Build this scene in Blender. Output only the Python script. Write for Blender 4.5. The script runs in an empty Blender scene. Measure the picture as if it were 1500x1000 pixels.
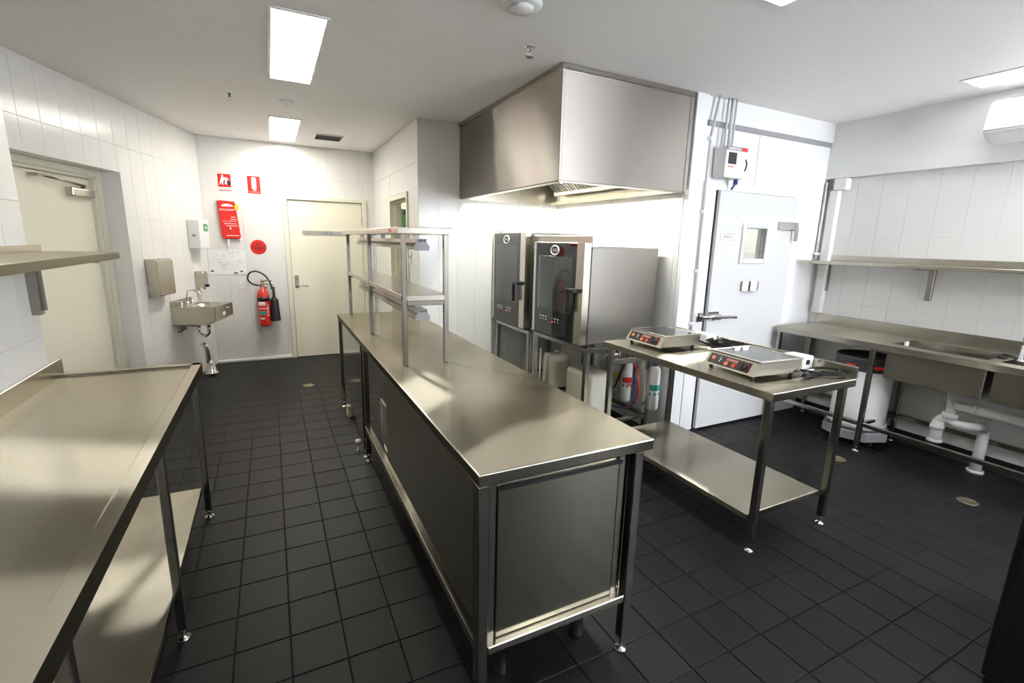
import bpy, bmesh, math, random
from mathutils import Matrix, Vector
random.seed(7)
scene = bpy.context.scene
COL = scene.collection
PI = math.pi

# ------------------------------------------------------------------ camera
FPX, YAW, PITCH, ROLL, CAMH = 696.175, -0.4684, -0.2065, 0.0251, 1.5933
Fv = Vector((math.sin(-YAW) * math.cos(PITCH), math.cos(YAW) * math.cos(PITCH), math.sin(PITCH)))
R0 = Fv.cross(Vector((0, 0, 1))).normalized()
U0 = R0.cross(Fv)
Rv = math.cos(ROLL) * R0 + math.sin(ROLL) * U0
Uv = -math.sin(ROLL) * R0 + math.cos(ROLL) * U0
cam = bpy.data.cameras.new('camera')
cam.sensor_width = 36.0
cam.lens = FPX / 1500.0 * 36.0
cam.clip_start = 0.02
cam_o = bpy.data.objects.new('camera', cam)
M = Matrix.Identity(4)
for i in range(3):
    M[i][0], M[i][1], M[i][2] = Rv[i], Uv[i], -Fv[i]
M[2][3] = CAMH
cam_o.matrix_world = M
COL.objects.link(cam_o)
scene.camera = cam_o

# ------------------------------------------------------------------ light levels, world, exposure
TROFFER = 6.9          # warm ceiling troffer diffusers
TROFFERC = 12.0         # cool ceiling troffer diffusers
HOODTUBE = 95.0         # tubes inside the extraction hood
ROOMFILL = 22.0  # added fill lamps in the side room and the cold room
DAY = 19.0               # daylight beyond the window behind the camera
w = bpy.data.worlds.new('world')
scene.world = w
w.use_nodes = True
bg = w.node_tree.nodes['Background']
bg.inputs[0].default_value = (0.88, 0.92, 1.0, 1)
bg.inputs[1].default_value = DAY
vs = scene.view_settings
vs.view_transform = 'Standard'
vs.look = 'None'
vs.gamma = 1.0
vs.exposure = 1.12
vs.use_curve_mapping = False

# ------------------------------------------------------------------ materials
def mat(name, col, rough=0.5, metal=0.0, spec=0.5, noise=0.0, nscale=30.0, bump=0.0, stretch=(1, 1, 1),
        rnoise=0.0, emit=None, estr=0.0, trans=0.0, coat=0.0, ior=1.45, bscale=None, alpha=1.0, aniso=0.0, grain=(0, 0, 1)):
    m = bpy.data.materials.new(name)
    m.use_nodes = True
    nt = m.node_tree
    b = nt.nodes['Principled BSDF']
    b.inputs['Base Color'].default_value = (*col, 1)
    b.inputs['Roughness'].default_value = rough
    b.inputs['Metallic'].default_value = metal
    b.inputs['Specular IOR Level'].default_value = spec
    b.inputs['IOR'].default_value = ior
    b.inputs['Transmission Weight'].default_value = trans
    b.inputs['Coat Weight'].default_value = coat
    b.inputs['Coat Roughness'].default_value = 0.03
    b.inputs['Alpha'].default_value = alpha
    if aniso:
        b.inputs['Anisotropic'].default_value = aniso
        tg = nt.nodes.new('ShaderNodeCombineXYZ')      # direction across the brushed grain
        for q in range(3):
            tg.inputs[q].default_value = grain[q] + (0.02, 0.03, 0.05)[q]
        nt.links.new(tg.outputs[0], b.inputs['Tangent'])
    if emit:
        b.inputs['Emission Color'].default_value = (*emit, 1)
        b.inputs['Emission Strength'].default_value = estr
    if noise or bump or rnoise:
        tc = nt.nodes.new('ShaderNodeTexCoord')
        mp = nt.nodes.new('ShaderNodeMapping')
        mp.inputs['Scale'].default_value = stretch
        nz = nt.nodes.new('ShaderNodeTexNoise')
        nz.inputs['Scale'].default_value = nscale
        nz.inputs['Detail'].default_value = 4
        nt.links.new(tc.outputs['Object'], mp.inputs['Vector'])
        nt.links.new(mp.outputs['Vector'], nz.inputs['Vector'])
        if noise:
            mx = nt.nodes.new('ShaderNodeMixRGB')
            mx.blend_type = 'MIX'
            mx.inputs['Color1'].default_value = (*[max(0, c * (1 - noise)) for c in col], 1)
            mx.inputs['Color2'].default_value = (*[min(1, c * (1 + noise)) for c in col], 1)
            nt.links.new(nz.outputs['Fac'], mx.inputs['Fac'])
            nt.links.new(mx.outputs['Color'], b.inputs['Base Color'])
        if rnoise:
            mr = nt.nodes.new('ShaderNodeMapRange')
            mr.inputs['To Min'].default_value = max(0.02, rough - rnoise)
            mr.inputs['To Max'].default_value = rough + rnoise
            nt.links.new(nz.outputs['Fac'], mr.inputs['Value'])
            nt.links.new(mr.outputs['Result'], b.inputs['Roughness'])
        if bump:
            src = nz
            if bscale:
                src = nt.nodes.new('ShaderNodeTexNoise')
                src.inputs['Scale'].default_value = bscale
                src.inputs['Detail'].default_value = 3
                nt.links.new(mp.outputs['Vector'], src.inputs['Vector'])
            bp = nt.nodes.new('ShaderNodeBump')
            bp.inputs['Strength'].default_value = bump
            bp.inputs['Distance'].default_value = 0.002
            nt.links.new(src.outputs['Fac'], bp.inputs['Height'])
            nt.links.new(bp.outputs['Normal'], b.inputs['Normal'])
    return m

def brushed(name, col, across, r_iso=0.2, f_iso=0.35, r2=0.10, an=0.8, bump=0.0, bscale=1.3):
    # brushed sheet: a lobe stretched across the grain, mixed with a plain glossy lobe
    m = bpy.data.materials.new(name)
    m.use_nodes = True
    nt = m.node_tree
    nt.nodes.remove(nt.nodes['Principled BSDF'])
    out = nt.nodes['Material Output']
    tg = nt.nodes.new('ShaderNodeCombineXYZ')
    for q in range(3):
        tg.inputs[q].default_value = across[q] + (0.02, 0.03, 0.05)[q]
    A = nt.nodes.new('ShaderNodeBsdfAnisotropic')
    A.distribution = 'MULTI_GGX'
    A.inputs['Color'].default_value = (*col, 1)
    A.inputs['Roughness'].default_value = math.sqrt(r2)
    A.inputs['Anisotropy'].default_value = -an
    nt.links.new(tg.outputs[0], A.inputs['Tangent'])
    B = nt.nodes.new('ShaderNodeBsdfAnisotropic')
    B.inputs['Color'].default_value = (*col, 1)
    B.inputs['Roughness'].default_value = r_iso
    B.inputs['Anisotropy'].default_value = 0.0
    mx = nt.nodes.new('ShaderNodeMixShader')
    mx.inputs[0].default_value = f_iso
    nt.links.new(A.outputs[0], mx.inputs[1])
    nt.links.new(B.outputs[0], mx.inputs[2])
    nt.links.new(mx.outputs[0], out.inputs['Surface'])
    if bump:
        tc = nt.nodes.new('ShaderNodeTexCoord')
        nz = nt.nodes.new('ShaderNodeTexNoise')
        nz.inputs['Scale'].default_value = bscale
        nz.inputs['Detail'].default_value = 1
        nt.links.new(tc.outputs['Object'], nz.inputs['Vector'])
        bp = nt.nodes.new('ShaderNodeBump')
        bp.inputs['Strength'].default_value = bump
        bp.inputs['Distance'].default_value = 0.01
        nt.links.new(nz.outputs['Fac'], bp.inputs['Height'])
        for n_ in (A, B):
            nt.links.new(bp.outputs['Normal'], n_.inputs['Normal'])
    return m

STEEL = (0.53, 0.50, 0.43)
M_steel = mat('brushed_steel', STEEL, 0.26, 1.0)
M_top = brushed('worktop_steel', (0.53, 0.50, 0.425), (1, 0, 0), 0.16, 0.28, 0.07, 0.90)
M_tube = mat('tube_steel', (0.34, 0.325, 0.29), 0.22, 1.0)
M_post = mat('post_steel', (0.33, 0.315, 0.28), 0.22, 1.0)
M_leaf = mat('cold_door_skin', (0.64, 0.64, 0.635), 0.35)
M_conduit = mat('grey_conduit', (0.55, 0.55, 0.54), 0.4)
M_mirror = mat('polished_steel', (0.55, 0.53, 0.48), 0.10, 1.0)
M_hood = brushed('hood_steel', (0.42, 0.385, 0.36), (0, 0, 1), 0.3, 0.05, 0.05, 0.88, bump=0.10)
M_side = mat('panel_steel', (0.52, 0.50, 0.41), 0.22, 1.0)
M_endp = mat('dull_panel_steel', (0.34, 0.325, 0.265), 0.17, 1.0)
M_oven = brushed('oven_steel', (0.33, 0.315, 0.29), (0, 0, 1), 0.3, 0.4, 0.10, 0.7)
M_chrome = mat('chrome', (0.8, 0.8, 0.8), 0.06, 1.0)
M_tile = mat('white_glazed_tile', (0.77, 0.76, 0.735), 0.21, 0.0, noise=0.012, nscale=2)
M_grout = mat('pale_grout', (0.70, 0.69, 0.66), 0.8, noise=0.04, nscale=40)
M_paint = mat('white_wall_paint', (0.82, 0.82, 0.81), 0.45, noise=0.01, nscale=3)
M_ceil = mat('ceiling_paint', (0.92, 0.905, 0.89), 0.55, noise=0.012, nscale=1.5)
M_cream = mat('cream_door_paint', (0.80, 0.765, 0.62), 0.38, noise=0.015, nscale=2)
M_creamf = mat('cream_frame_paint', (0.72, 0.70, 0.58), 0.35, noise=0.02, nscale=4)
M_panel = mat('white_panel_skin', (0.82, 0.82, 0.825), 0.30, noise=0.01, nscale=2)
M_floor = mat('charcoal_floor_tile', (0.0105, 0.0106, 0.0102), 0.48, spec=0.28, noise=0.45, nscale=160, bump=0.30, bscale=220, rnoise=0.08)
nt_ = M_floor.node_tree
oi = nt_.nodes.new('ShaderNodeObjectInfo'); mr_ = nt_.nodes.new('ShaderNodeMapRange')
mr_.inputs['To Min'].default_value = 0.82; mr_.inputs['To Max'].default_value = 1.22
nt_.links.new(oi.outputs['Random'], mr_.inputs['Value'])
hs = nt_.nodes.new('ShaderNodeHueSaturation')
src = nt_.nodes['Principled BSDF'].inputs['Base Color'].links[0].from_socket
nt_.links.new(src, hs.inputs['Color']); nt_.links.new(mr_.outputs['Result'], hs.inputs['Value'])
nt_.links.new(hs.outputs['Color'], nt_.nodes['Principled BSDF'].inputs['Base Color'])
M_fgrout = mat('dark_floor_grout', (0.012, 0.012, 0.012), 0.85, noise=0.3, nscale=14)
M_black = mat('black_plastic', (0.012, 0.012, 0.013), 0.35)
M_rubber = mat('black_cable_rubber', (0.008, 0.008, 0.008), 0.6, spec=0.25)
M_blackgl = mat('black_oven_glass', (0.016, 0.019, 0.020), 0.0, spec=0.6)
M_pane = mat('oven_window_glass', (0.045, 0.053, 0.050), 0.0, spec=0.7)
M_ceram = mat('cooktop_ceramic_glass', (0.05, 0.052, 0.055), 0.06, spec=0.6)
M_plast = mat('white_plastic', (0.80, 0.80, 0.79), 0.32)
M_grey = mat('grey_plastic', (0.30, 0.30, 0.31), 0.45)
M_dgrey = mat('dark_grey_plastic', (0.07, 0.07, 0.075), 0.5)
M_ivory = mat('ivory_plastic', (0.74, 0.71, 0.58), 0.35)
M_red = mat('signal_red', (0.70, 0.025, 0.02), 0.35)
M_redgl = mat('gloss_red_enamel', (0.66, 0.03, 0.015), 0.12, coat=0.5)
M_redpv = mat('red_vinyl', (0.75, 0.035, 0.03), 0.22, noise=0.06, nscale=20, bump=0.2, bscale=9)
M_white = mat('white_print', (0.86, 0.86, 0.85), 0.5)
M_ink = mat('black_print', (0.02, 0.02, 0.02), 0.6)
M_greyink = mat('grey_print', (0.25, 0.26, 0.27), 0.6)
M_green = mat('green_print', (0.02, 0.30, 0.13), 0.5)
M_teal = mat('teal_print', (0.02, 0.32, 0.28), 0.5)
M_yellow = mat('yellow_tag', (0.75, 0.55, 0.03), 0.5)
M_blue = mat('blue_plastic', (0.05, 0.10, 0.30), 0.4)
M_orange = mat('orange_button', (0.80, 0.16, 0.05), 0.4)
M_rbtn = mat('red_button', (0.70, 0.05, 0.03), 0.35)
M_disp = mat('red_display', (0.50, 0.16, 0.13), 0.3)
M_dgreen = mat('dark_green_paint', (0.05, 0.12, 0.06), 0.35)
M_acryl = mat('clear_acrylic', (0.86, 0.87, 0.87), 0.12)
M_brass = mat('worn_brass', (0.36, 0.31, 0.21), 0.5, 1.0, noise=0.3, nscale=60)
M_pvc = mat('white_pvc_pipe', (0.72, 0.71, 0.69), 0.35)
M_card = mat('cream_cardboard', (0.62, 0.50, 0.32), 0.7)
M_glass = mat('clear_glass', (0.95, 0.97, 0.95), 0.02, trans=1.0)
M_tubeglow = mat('hood_tube_glow', (1, 1, 1), 0.5, emit=(0.97, 1.0, 0.93), estr=HOODTUBE)
M_glow_warm = mat('warm_diffuser_glow', (1, 1, 1), 0.5, emit=(1.0, 0.955, 0.86), estr=TROFFER)
M_glow_far = mat('bright_diffuser_glow', (1, 1, 1), 0.5, emit=(1.0, 0.965, 0.87), estr=TROFFER * 2.5)
M_glow_cool = mat('cool_diffuser_glow', (1, 1, 1), 0.5, emit=(0.93, 0.96, 1.0), estr=TROFFERC)
M_glow_dim = mat('dim_diffuser_glow', (1, 1, 1), 0.5, emit=(0.95, 0.97, 1.0), estr=TROFFERC * 0.85)
M_glow_low = mat('faint_diffuser_glow', (1, 1, 1), 0.5, emit=(0.95, 0.97, 1.0), estr=TROFFERC * 0.5)
M_fillglow = mat('fill_lamp_glow', (1, 1, 1), 0.5, emit=(1.0, 1.0, 0.92), estr=ROOMFILL)
M_led = mat('red_indicator_glow', (0.8, 0.02, 0.02), 0.4, emit=(1.0, 0.05, 0.04), estr=1.2)

# ------------------------------------------------------------------ mesh builder
ORG = {}

class MB:
    def __init__(s, T=None):
        s.bm = bmesh.new()
        s.T = T

    def box(s, a, b, bev=0.0, seg=1):
        x0, y0, z0 = [min(p, q) for p, q in zip(a, b)]
        x1, y1, z1 = [max(p, q) for p, q in zip(a, b)]
        v = [s.bm.verts.new(p) for p in ((x0, y0, z0), (x1, y0, z0), (x1, y1, z0), (x0, y1, z0),
                                         (x0, y0, z1), (x1, y0, z1), (x1, y1, z1), (x0, y1, z1))]
        fs = [s.bm.faces.new([v[i] for i in f]) for f in ((0, 3, 2, 1), (4, 5, 6, 7), (0, 1, 5, 4),
                                                          (1, 2, 6, 5), (2, 3, 7, 6), (3, 0, 4, 7))]
        if bev > 0:
            es = list({e for f in fs for e in f.edges})
            bmesh.ops.bevel(s.bm, geom=es, offset=bev, segments=seg, affect='EDGES', profile=0.5)
        return s

    def _rings(s, rings, closed=False, caps=True, smooth=True):
        vr = [[s.bm.verts.new(p) for p in r] for r in rings]
        n = len(vr[0])
        last = len(vr) if closed else len(vr) - 1
        for i in range(last):
            A, B = vr[i], vr[(i + 1) % len(vr)]
            for k in range(n):
                f = s.bm.faces.new((A[k], A[(k + 1) % n], B[(k + 1) % n], B[k]))
                f.smooth = smooth
        if caps and not closed:
            s.bm.faces.new(list(reversed(vr[0])))
            s.bm.faces.new(vr[-1])
        return s

    def cyl(s, p0, p1, r, r2=None, n=16, caps=True):
        p0, p1 = Vector(p0), Vector(p1)
        d = (p1 - p0).normalized()
        a = d.orthogonal().normalized()
        b = d.cross(a)
        r2 = r if r2 is None else r2
        C = [(math.cos(2 * PI * k / n), math.sin(2 * PI * k / n)) for k in range(n)]
        return s._rings([[p0 + (a * c + b * q) * r for c, q in C], [p1 + (a * c + b * q) * r2 for c, q in C]], caps=caps)

    def tube(s, pts, r, n=8, closed=False, sub=0):
        P = [Vector(p) for p in pts]
        if sub:
            Q = []
            m = len(P)
            rng = m if closed else m - 1
            for i in range(rng):
                p0 = P[(i - 1) % m] if (closed or i > 0) else P[0] * 2 - P[1]
                p1, p2 = P[i], P[(i + 1) % m]
                p3 = P[(i + 2) % m] if (closed or i + 2 < m) else P[-1] * 2 - P[-2]
                for k in range(sub):
                    t = k / sub
                    Q.append(0.5 * ((2 * p1) + (p2 - p0) * t + (2 * p0 - 5 * p1 + 4 * p2 - p3) * t * t + (3 * p1 - p0 - 3 * p2 + p3) * t ** 3))
            if not closed:
                Q.append(P[-1])
            P = Q
        rings = []
        up = None
        m = len(P)
        for i, p in enumerate(P):
            if closed:
                d = (P[(i + 1) % m] - P[i - 1]).normalized()
            else:
                d = (P[min(i + 1, m - 1)] - P[max(i - 1, 0)]).normalized()
            if up is None:
                up = d.orthogonal().normalized()
            up = (up - d * up.dot(d)).normalized()
            sd = d.cross(up)
            rings.append([p + (up * math.cos(2 * PI * k / n) + sd * math.sin(2 * PI * k / n)) * r for k in range(n)])
        return s._rings(rings, closed=closed)

    def lathe(s, prof, c=(0, 0, 0), n=24, smooth=True):
        rings = [[Vector((c[0] + r * math.cos(2 * PI * k / n), c[1] + r * math.sin(2 * PI * k / n), c[2] + z)) for k in range(n)] for r, z in prof]
        return s._rings(rings, smooth=smooth)

    def prism(s, poly, axis, a0, a1, bev=0.0, smooth=False):
        def P(p, a):
            return {'x': (a, p[0], p[1]), 'y': (p[0], a, p[1]), 'z': (p[0], p[1], a)}[axis]
        A = [s.bm.verts.new(P(p, a0)) for p in poly]
        B = [s.bm.verts.new(P(p, a1)) for p in poly]
        n = len(poly)
        fs = [s.bm.faces.new(list(reversed(A))), s.bm.faces.new(B)]
        for k in range(n):
            f = s.bm.faces.new((A[k], A[(k + 1) % n], B[(k + 1) % n], B[k]))
            f.smooth = smooth
            fs.append(f)
        if bev:
            es = list({e for f in fs for e in f.edges})
            bmesh.ops.bevel(s.bm, geom=es, offset=bev, segments=1, affect='EDGES', profile=0.5)
        return s

    def build(s, name, m, parent=None, local=False):
        bm = s.bm
        if s.T is not None:
            bmesh.ops.transform(bm, matrix=s.T, verts=bm.verts[:])
        if parent is not None and not local:
            o0 = ORG.get(parent, Vector((0, 0, 0)))
            if o0.length > 0:
                bmesh.ops.translate(bm, vec=-o0, verts=bm.verts[:])
        bmesh.ops.recalc_face_normals(bm, faces=bm.faces[:])
        me = bpy.data.meshes.new(name)
        bm.to_mesh(me)
        bm.free()
        me.materials.append(m)
        o = bpy.data.objects.new(name, me)
        COL.objects.link(o)
        if parent is not None:
            o.parent = parent
            ORG[o] = ORG.get(parent, Vector((0, 0, 0)))
        return o

def tag(o, label=None, cat=None, group=None, kind=None):
    if label: o['label'] = label
    if cat: o['category'] = cat
    if group: o['group'] = group
    if kind: o['kind'] = kind
    return o

def thing(name, label, cat, loc=(0, 0, 0), rotz=0.0, group=None):
    o = bpy.data.objects.new(name, None)
    o.empty_display_size = 0.05
    o.location = loc
    o.rotation_euler = (0, 0, rotz)
    COL.objects.link(o)
    ORG[o] = Vector(loc)
    return tag(o, label, cat, group)

def struct(o, label, cat):
    return tag(o, label, cat, kind='structure')

def text(body, size, loc, facing, m, parent, name='lettering', local=False, align='CENTER', sx=1.0):
    c = bpy.data.curves.new(name, 'FONT')
    c.body = body
    c.size = size
    c.align_x = align
    c.align_y = 'CENTER'
    c.extrude = 0.0004
    t = bpy.data.objects.new(name, c)
    COL.objects.link(t)
    bpy.context.view_layer.update()
    me = bpy.data.meshes.new_from_object(t.evaluated_get(bpy.context.evaluated_depsgraph_get()))
    COL.objects.unlink(t)
    bpy.data.objects.remove(t)
    rot = {'-y': (PI / 2, 0, 0), '-x': (PI / 2, 0, -PI / 2), '+y': (PI / 2, 0, PI), '+x': (PI / 2, 0, PI / 2)}[facing] if isinstance(facing, str) else facing
    from mathutils import Euler
    L = Vector(loc)
    if parent is not None and not local:
        L = L - ORG.get(parent, Vector((0, 0, 0)))
    me.transform(Matrix.Translation(L) @ Euler(rot).to_matrix().to_4x4() @ Matrix.Diagonal((sx, 1, 1, 1)))
    me.name = name
    me.materials.clear()
    me.materials.append(m)
    o = bpy.data.objects.new(name, me)
    COL.objects.link(o)
    o.parent = parent
    ORG[o] = ORG.get(parent, Vector((0, 0, 0)))
    return o

def copy_tree(src, loc=None, rotz=None):
    c = src.copy()
    COL.objects.link(c)
    if loc is not None:
        c.location = loc
        ORG[c] = Vector(loc)
    if rotz is not None:
        c.rotation_euler = (0, 0, rotz)
    for ch in list(src.children):
        k = copy_tree(ch)
        k.parent = c
    return c

def print_row(parent, x0, x1, z, h, y, m, name='print', seed=1, fn=None):
    r = random.Random(seed)
    b = MB()
    x = x0
    while x < x1 - h * .2:
        w_ = h * r.uniform(.35, .8)
        hh = h * r.choice((1.0, 1.0, .75))
        a, c = (x, y - .0005, z - h / 2), (min(x + w_, x1), y, z - h / 2 + hh)
        if fn: a, c = fn(a), fn(c)
        b.box(a, c)
        x += w_ + h * r.choice((.22, .22, .5))
    return b.build(name, m, parent)

# ------------------------------------------------------------------ walls with individual tiles
HC = 2.709
TILE_MESH = {}
def tile_mesh(wd, ht):
    key = (round(wd, 4), round(ht, 4))
    if key in TILE_MESH:
        return TILE_MESH[key]
    g, t, c = 0.0011, 0.0035, 0.0012
    x, z = wd / 2 - g, ht / 2 - g
    v = [(-x, 0, -z), (x, 0, -z), (x, 0, z), (-x, 0, z),
         (-x, t - c, -z), (x, t - c, -z), (x, t - c, z), (-x, t - c, z),
         (-x + c, t, -z + c), (x - c, t, -z + c), (x - c, t, z - c), (-x + c, t, z - c)]
    f = [(8, 11, 10, 9)] + [(4 + a, 8 + a, 8 + b, 4 + b) for a, b in ((0, 1), (1, 2), (2, 3), (3, 0))] + \
        [(a, 4 + a, 4 + b, b) for a, b in ((0, 1), (1, 2), (2, 3), (3, 0))]
    me = bpy.data.meshes.new('wall_tile')
    me.from_pydata(v, [], f)
    me.materials.append(M_tile)
    TILE_MESH[key] = me
    return me

ROWS = [-0.087, 0.513, 1.112, 1.715, 2.316, 2.916]

def wall_frame(P0, n):
    n = Vector((n[0], n[1], 0)).normalized()
    u = Vector((n.y, -n.x, 0))
    T = Matrix.Identity(4)
    for i in range(3):
        T[i][0], T[i][1], T[i][3] = u[i], n[i], (P0[0], P0[1], 0)[i]
    return T, math.atan2(u.y, u.x)

def wall(name, label, P0, n, s0, s1, z1=HC, thick=0.15, openings=(), tiled=True, grid=0.0, tile_w=0.2, tz1=None, ts=None, m=None, zmin=0.0):
    T, ang = wall_frame(P0, n)
    b = MB(T)
    ss = sorted({s0, s1, *[q for o in openings for q in o[:2]]})
    zs = sorted({0.0, z1, *[q for o in openings for q in o[2:]]})
    for i in range(len(ss) - 1):
        for j in range(len(zs) - 1):
            cs, cz = (ss[i] + ss[i + 1]) / 2, (zs[j] + zs[j + 1]) / 2
            if any(o[0] < cs < o[1] and o[2] < cz < o[3] for o in openings):
                continue
            b.box((ss[i], -thick, zs[j]), (ss[i + 1], 0, zs[j + 1]))
    bmesh.ops.remove_doubles(b.bm, verts=b.bm.verts[:], dist=1e-5)
    w_o = struct(b.build(name, m or (M_grout if tiled else M_paint)), label, 'wall')
    if tiled:
        a0, a1 = ts or (s0, s1)
        top = tz1 or z1
        k = math.floor((a0 - grid) / tile_w)
        while grid + k * tile_w < a1 - 1e-4:
            c0, c1 = max(a0, grid + k * tile_w), min(a1, grid + (k + 1) * tile_w)
            k += 1
            for j in range(len(ROWS) - 1):
                r0, r1 = max(ROWS[j], 0.0), min(ROWS[j + 1], top)
                if r1 - r0 < 0.01 or c1 - c0 < 0.012 or r1 < zmin:
                    continue
                rects = [(c0, c1, r0, r1)]
                for o in openings:
                    nr = []
                    for q in rects:
                        x0, x1, y0, y1 = q
                        if o[1] <= x0 or o[0] >= x1 or o[3] <= y0 or o[2] >= y1:
                            nr.append(q)
                            continue
                        if o[0] > x0: nr.append((x0, o[0], y0, y1))
                        if o[1] < x1: nr.append((o[1], x1, y0, y1))
                        xa, xb = max(x0, o[0]), min(x1, o[1])
                        if o[2] > y0: nr.append((xa, xb, y0, o[2]))
                        if o[3] < y1: nr.append((xa, xb, o[3], y1))
                    rects = nr
                for x0, x1, y0, y1 in rects:
                    if x1 - x0 < 0.012 or y1 - y0 < 0.012:
                        continue
                    o = bpy.data.objects.new('tile', tile_mesh(x1 - x0, y1 - y0))
                    COL.objects.link(o)
                    o.parent = w_o
                    o.location = T @ Vector(((x0 + x1) / 2, 0, (y0 + y1) / 2))
                    o.rotation_euler = (0, 0, ang)
    return w_o

A_P, A_N = (-0.685, 6.86), (0.9603, -0.2790)
# angled wall with the recessed door, back wall, corridor wall, hood wall, oven wall, sink wall, near left wall
wall('wall_left', 'angled white tiled left wall with the recessed cream door', A_P, A_N, 0, 4.6, openings=[(1.54, 2.72, 0.0, 2.097)], grid=1.573, ts=(0, 3.0), thick=0.34)
wall('wall_back', 'white tiled far wall behind the fire extinguisher', (0, 6.86), (0, -1), -1.5, 1.05, openings=[(-1.17, -0.205, 0.0, 2.075)], grid=0.07, ts=(-1.317, 0.684), thick=0.15)
wall('wall_passage', 'white tiled side wall with the open doorway', (1.317, 4.689), (-1, 0), 0.0, 2.22, openings=[(0.361, 1.211, 0.0, 2.08)], ts=(0, 2.171), grid=0.0, thick=0.11)
wall('wall_hood', 'white tiled wall behind the ovens under the hood', (1.317, 4.69), (0, -1), -1.58, -0.11, ts=(-1.58, 0), grid=-0.2, thick=0.15)
wall('wall_oven', 'white tiled wall at the right of the ovens', (2.9, 2.86), (-1, 0), 0.0, 1.9, ts=(0, 1.83), grid=0.03, thick=0.04)
wall('wall_sink', 'white tiled wall behind the sink bench', (4.7255, -2.5), (-1, 0), 0, 5.35, ts=(2.6, 5.346), grid=0.086, tz1=2.23, thick=0.15, m=M_paint)
wall('wall_near', 'white tiled wall beside the left work table', (-0.985, 2.94), (1, 0), 0, 5.5, ts=(0, 1.8), grid=0.0, thick=0.9)
wall('wall_front', 'white painted wall behind the camera', (0, -2.5), (0, 1), -1.0, 4.9, tiled=False, openings=[(3.4, 4.65, 1.1, 2.45)], thick=0.15)
# bulkhead above the sink wall tiles
b = MB(); b.box((4.662, -2.5, 2.232), (4.74, 2.846, HC)); struct(b.build('trim_1', M_paint), 'white painted bulkhead panel above the sink wall tiles', 'wall panel')

# ceiling and floor
b = MB(); b.box((-2.6, -2.65, HC), (4.9, 7.01, HC + 0.12)); struct(b.build('ceiling', M_ceil), 'flat off-white painted ceiling', 'ceiling')
b = MB(); b.box((-2.6, -2.65, -0.12), (4.9, 8.6, -0.0045)); floor = struct(b.build('floor', M_fgrout), 'charcoal grey tiled floor with dark joints', 'floor')
PX, PY, OX, OY = 0.1972, 0.2045, 0.162, 1.655
def ftile(nm, px, py):
    g, t, c = 0.0024, 0.0045, 0.0016
    x, y = px / 2 - g, py / 2 - g
    v = [(-x, -y, -t), (x, -y, -t), (x, y, -t), (-x, y, -t), (-x, -y, -c), (x, -y, -c), (x, y, -c), (-x, y, -c),
         (-x + c, -y + c, 0), (x - c, -y + c, 0), (x - c, y - c, 0), (-x + c, y - c, 0)]
    f = [(8, 9, 10, 11)] + [(4 + a, 4 + b_, 8 + b_, 8 + a) for a, b_ in ((0, 1), (1, 2), (2, 3), (3, 0))] + \
        [(a, b_, 4 + b_, 4 + a) for a, b_ in ((0, 1), (1, 2), (2, 3), (3, 0))]
    return v, f
def pj(p):
    d = Vector(p) - Vector((0, 0, CAMH))
    z = d.dot(Fv)
    if z < 0.05: return None
    return 750 + FPX * d.dot(Rv) / z, 500 - FPX * d.dot(Uv) / z
cells = []
for i in range(-9, 25):
    for j in range(-20, 27):
        cx, cy = OX + (i + .5) * PX, OY + (j + .5) * PY
        if cx > 4.72 or cy > 6.90 or cy < -2.5 or cx < -1.95: continue
        if cx > 2.95 and cy > 2.85: continue
        if cx > 1.36 and cy > 4.75: continue
        if cx < -1.1 and cy < 2.8: continue
        q = [pj((cx + a * PX / 2, cy + b_ * PY / 2, 0)) for a, b_ in ((-1, -1), (1, -1), (1, 1), (-1, 1))]
        area = 0
        if all(q):
            cxp, cyp = sum(p[0] for p in q) / 4, sum(p[1] for p in q) / 4
            if -10 < cxp < 1510 and 380 < cyp < 1020:
                hid = (-1.1 < cx < -0.40 and cy < 2.1) or (0.53 < cx < 1.1 and 1.3 < cy < 4.5) or (2.2 < cx < 2.8 and 1.5 < cy < 2.7)
                area = abs(sum(q[k][0] * q[(k + 1) % 4][1] - q[(k + 1) % 4][0] * q[k][1] for k in range(4))) / 2
                if hid: area = 0
        cells.append((area, cx, cy))
cells.sort(reverse=True)
v, f = ftile('t', PX, PY)
me = bpy.data.meshes.new('floor_tile'); me.from_pydata(v, [], f); me.materials.append(M_floor)
for k, (a, cx, cy) in enumerate(cells[:296]):
    o = bpy.data.objects.new('tile', me); COL.objects.link(o); o.parent = floor
    o.location = (cx, cy, random.uniform(-0.0004, 0.0004))
    o.rotation_euler = (random.uniform(-.0012, .0012), random.uniform(-.0012, .0012), 0)
V, Fc = [], []
for a, cx, cy in cells[296:]:
    n0 = len(V); V += [(x + cx, y + cy, z) for x, y, z in v]; Fc += [tuple(n0 + q for q in ff) for ff in f]
me = bpy.data.meshes.new('tile_field'); me.from_pydata(V, [], Fc); me.materials.append(M_floor)
o = bpy.data.objects.new('tile_field', me); COL.objects.link(o); o.parent = floor; o['kind'] = 'stuff'

b = MB(); b.prism([(4.7255, 0.0), (4.7255, 0.105), (4.716, 0.105), (4.712, 0.03), (4.695, 0.006), (4.695, 0.0)], 'y', -2.4, 2.846); struct(b.build('baseboard_sink', M_floor), 'dark tiled skirting along the sink wall', 'skirting')
# pale coved skirting at the far wall
b = MB(); b.box((-0.69, 6.835, 0.0), (0.17, 6.86, 0.035), 0.006); struct(b.build('baseboard_back', M_paint), 'thin white skirting strip along the far wall', 'skirting')

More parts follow.
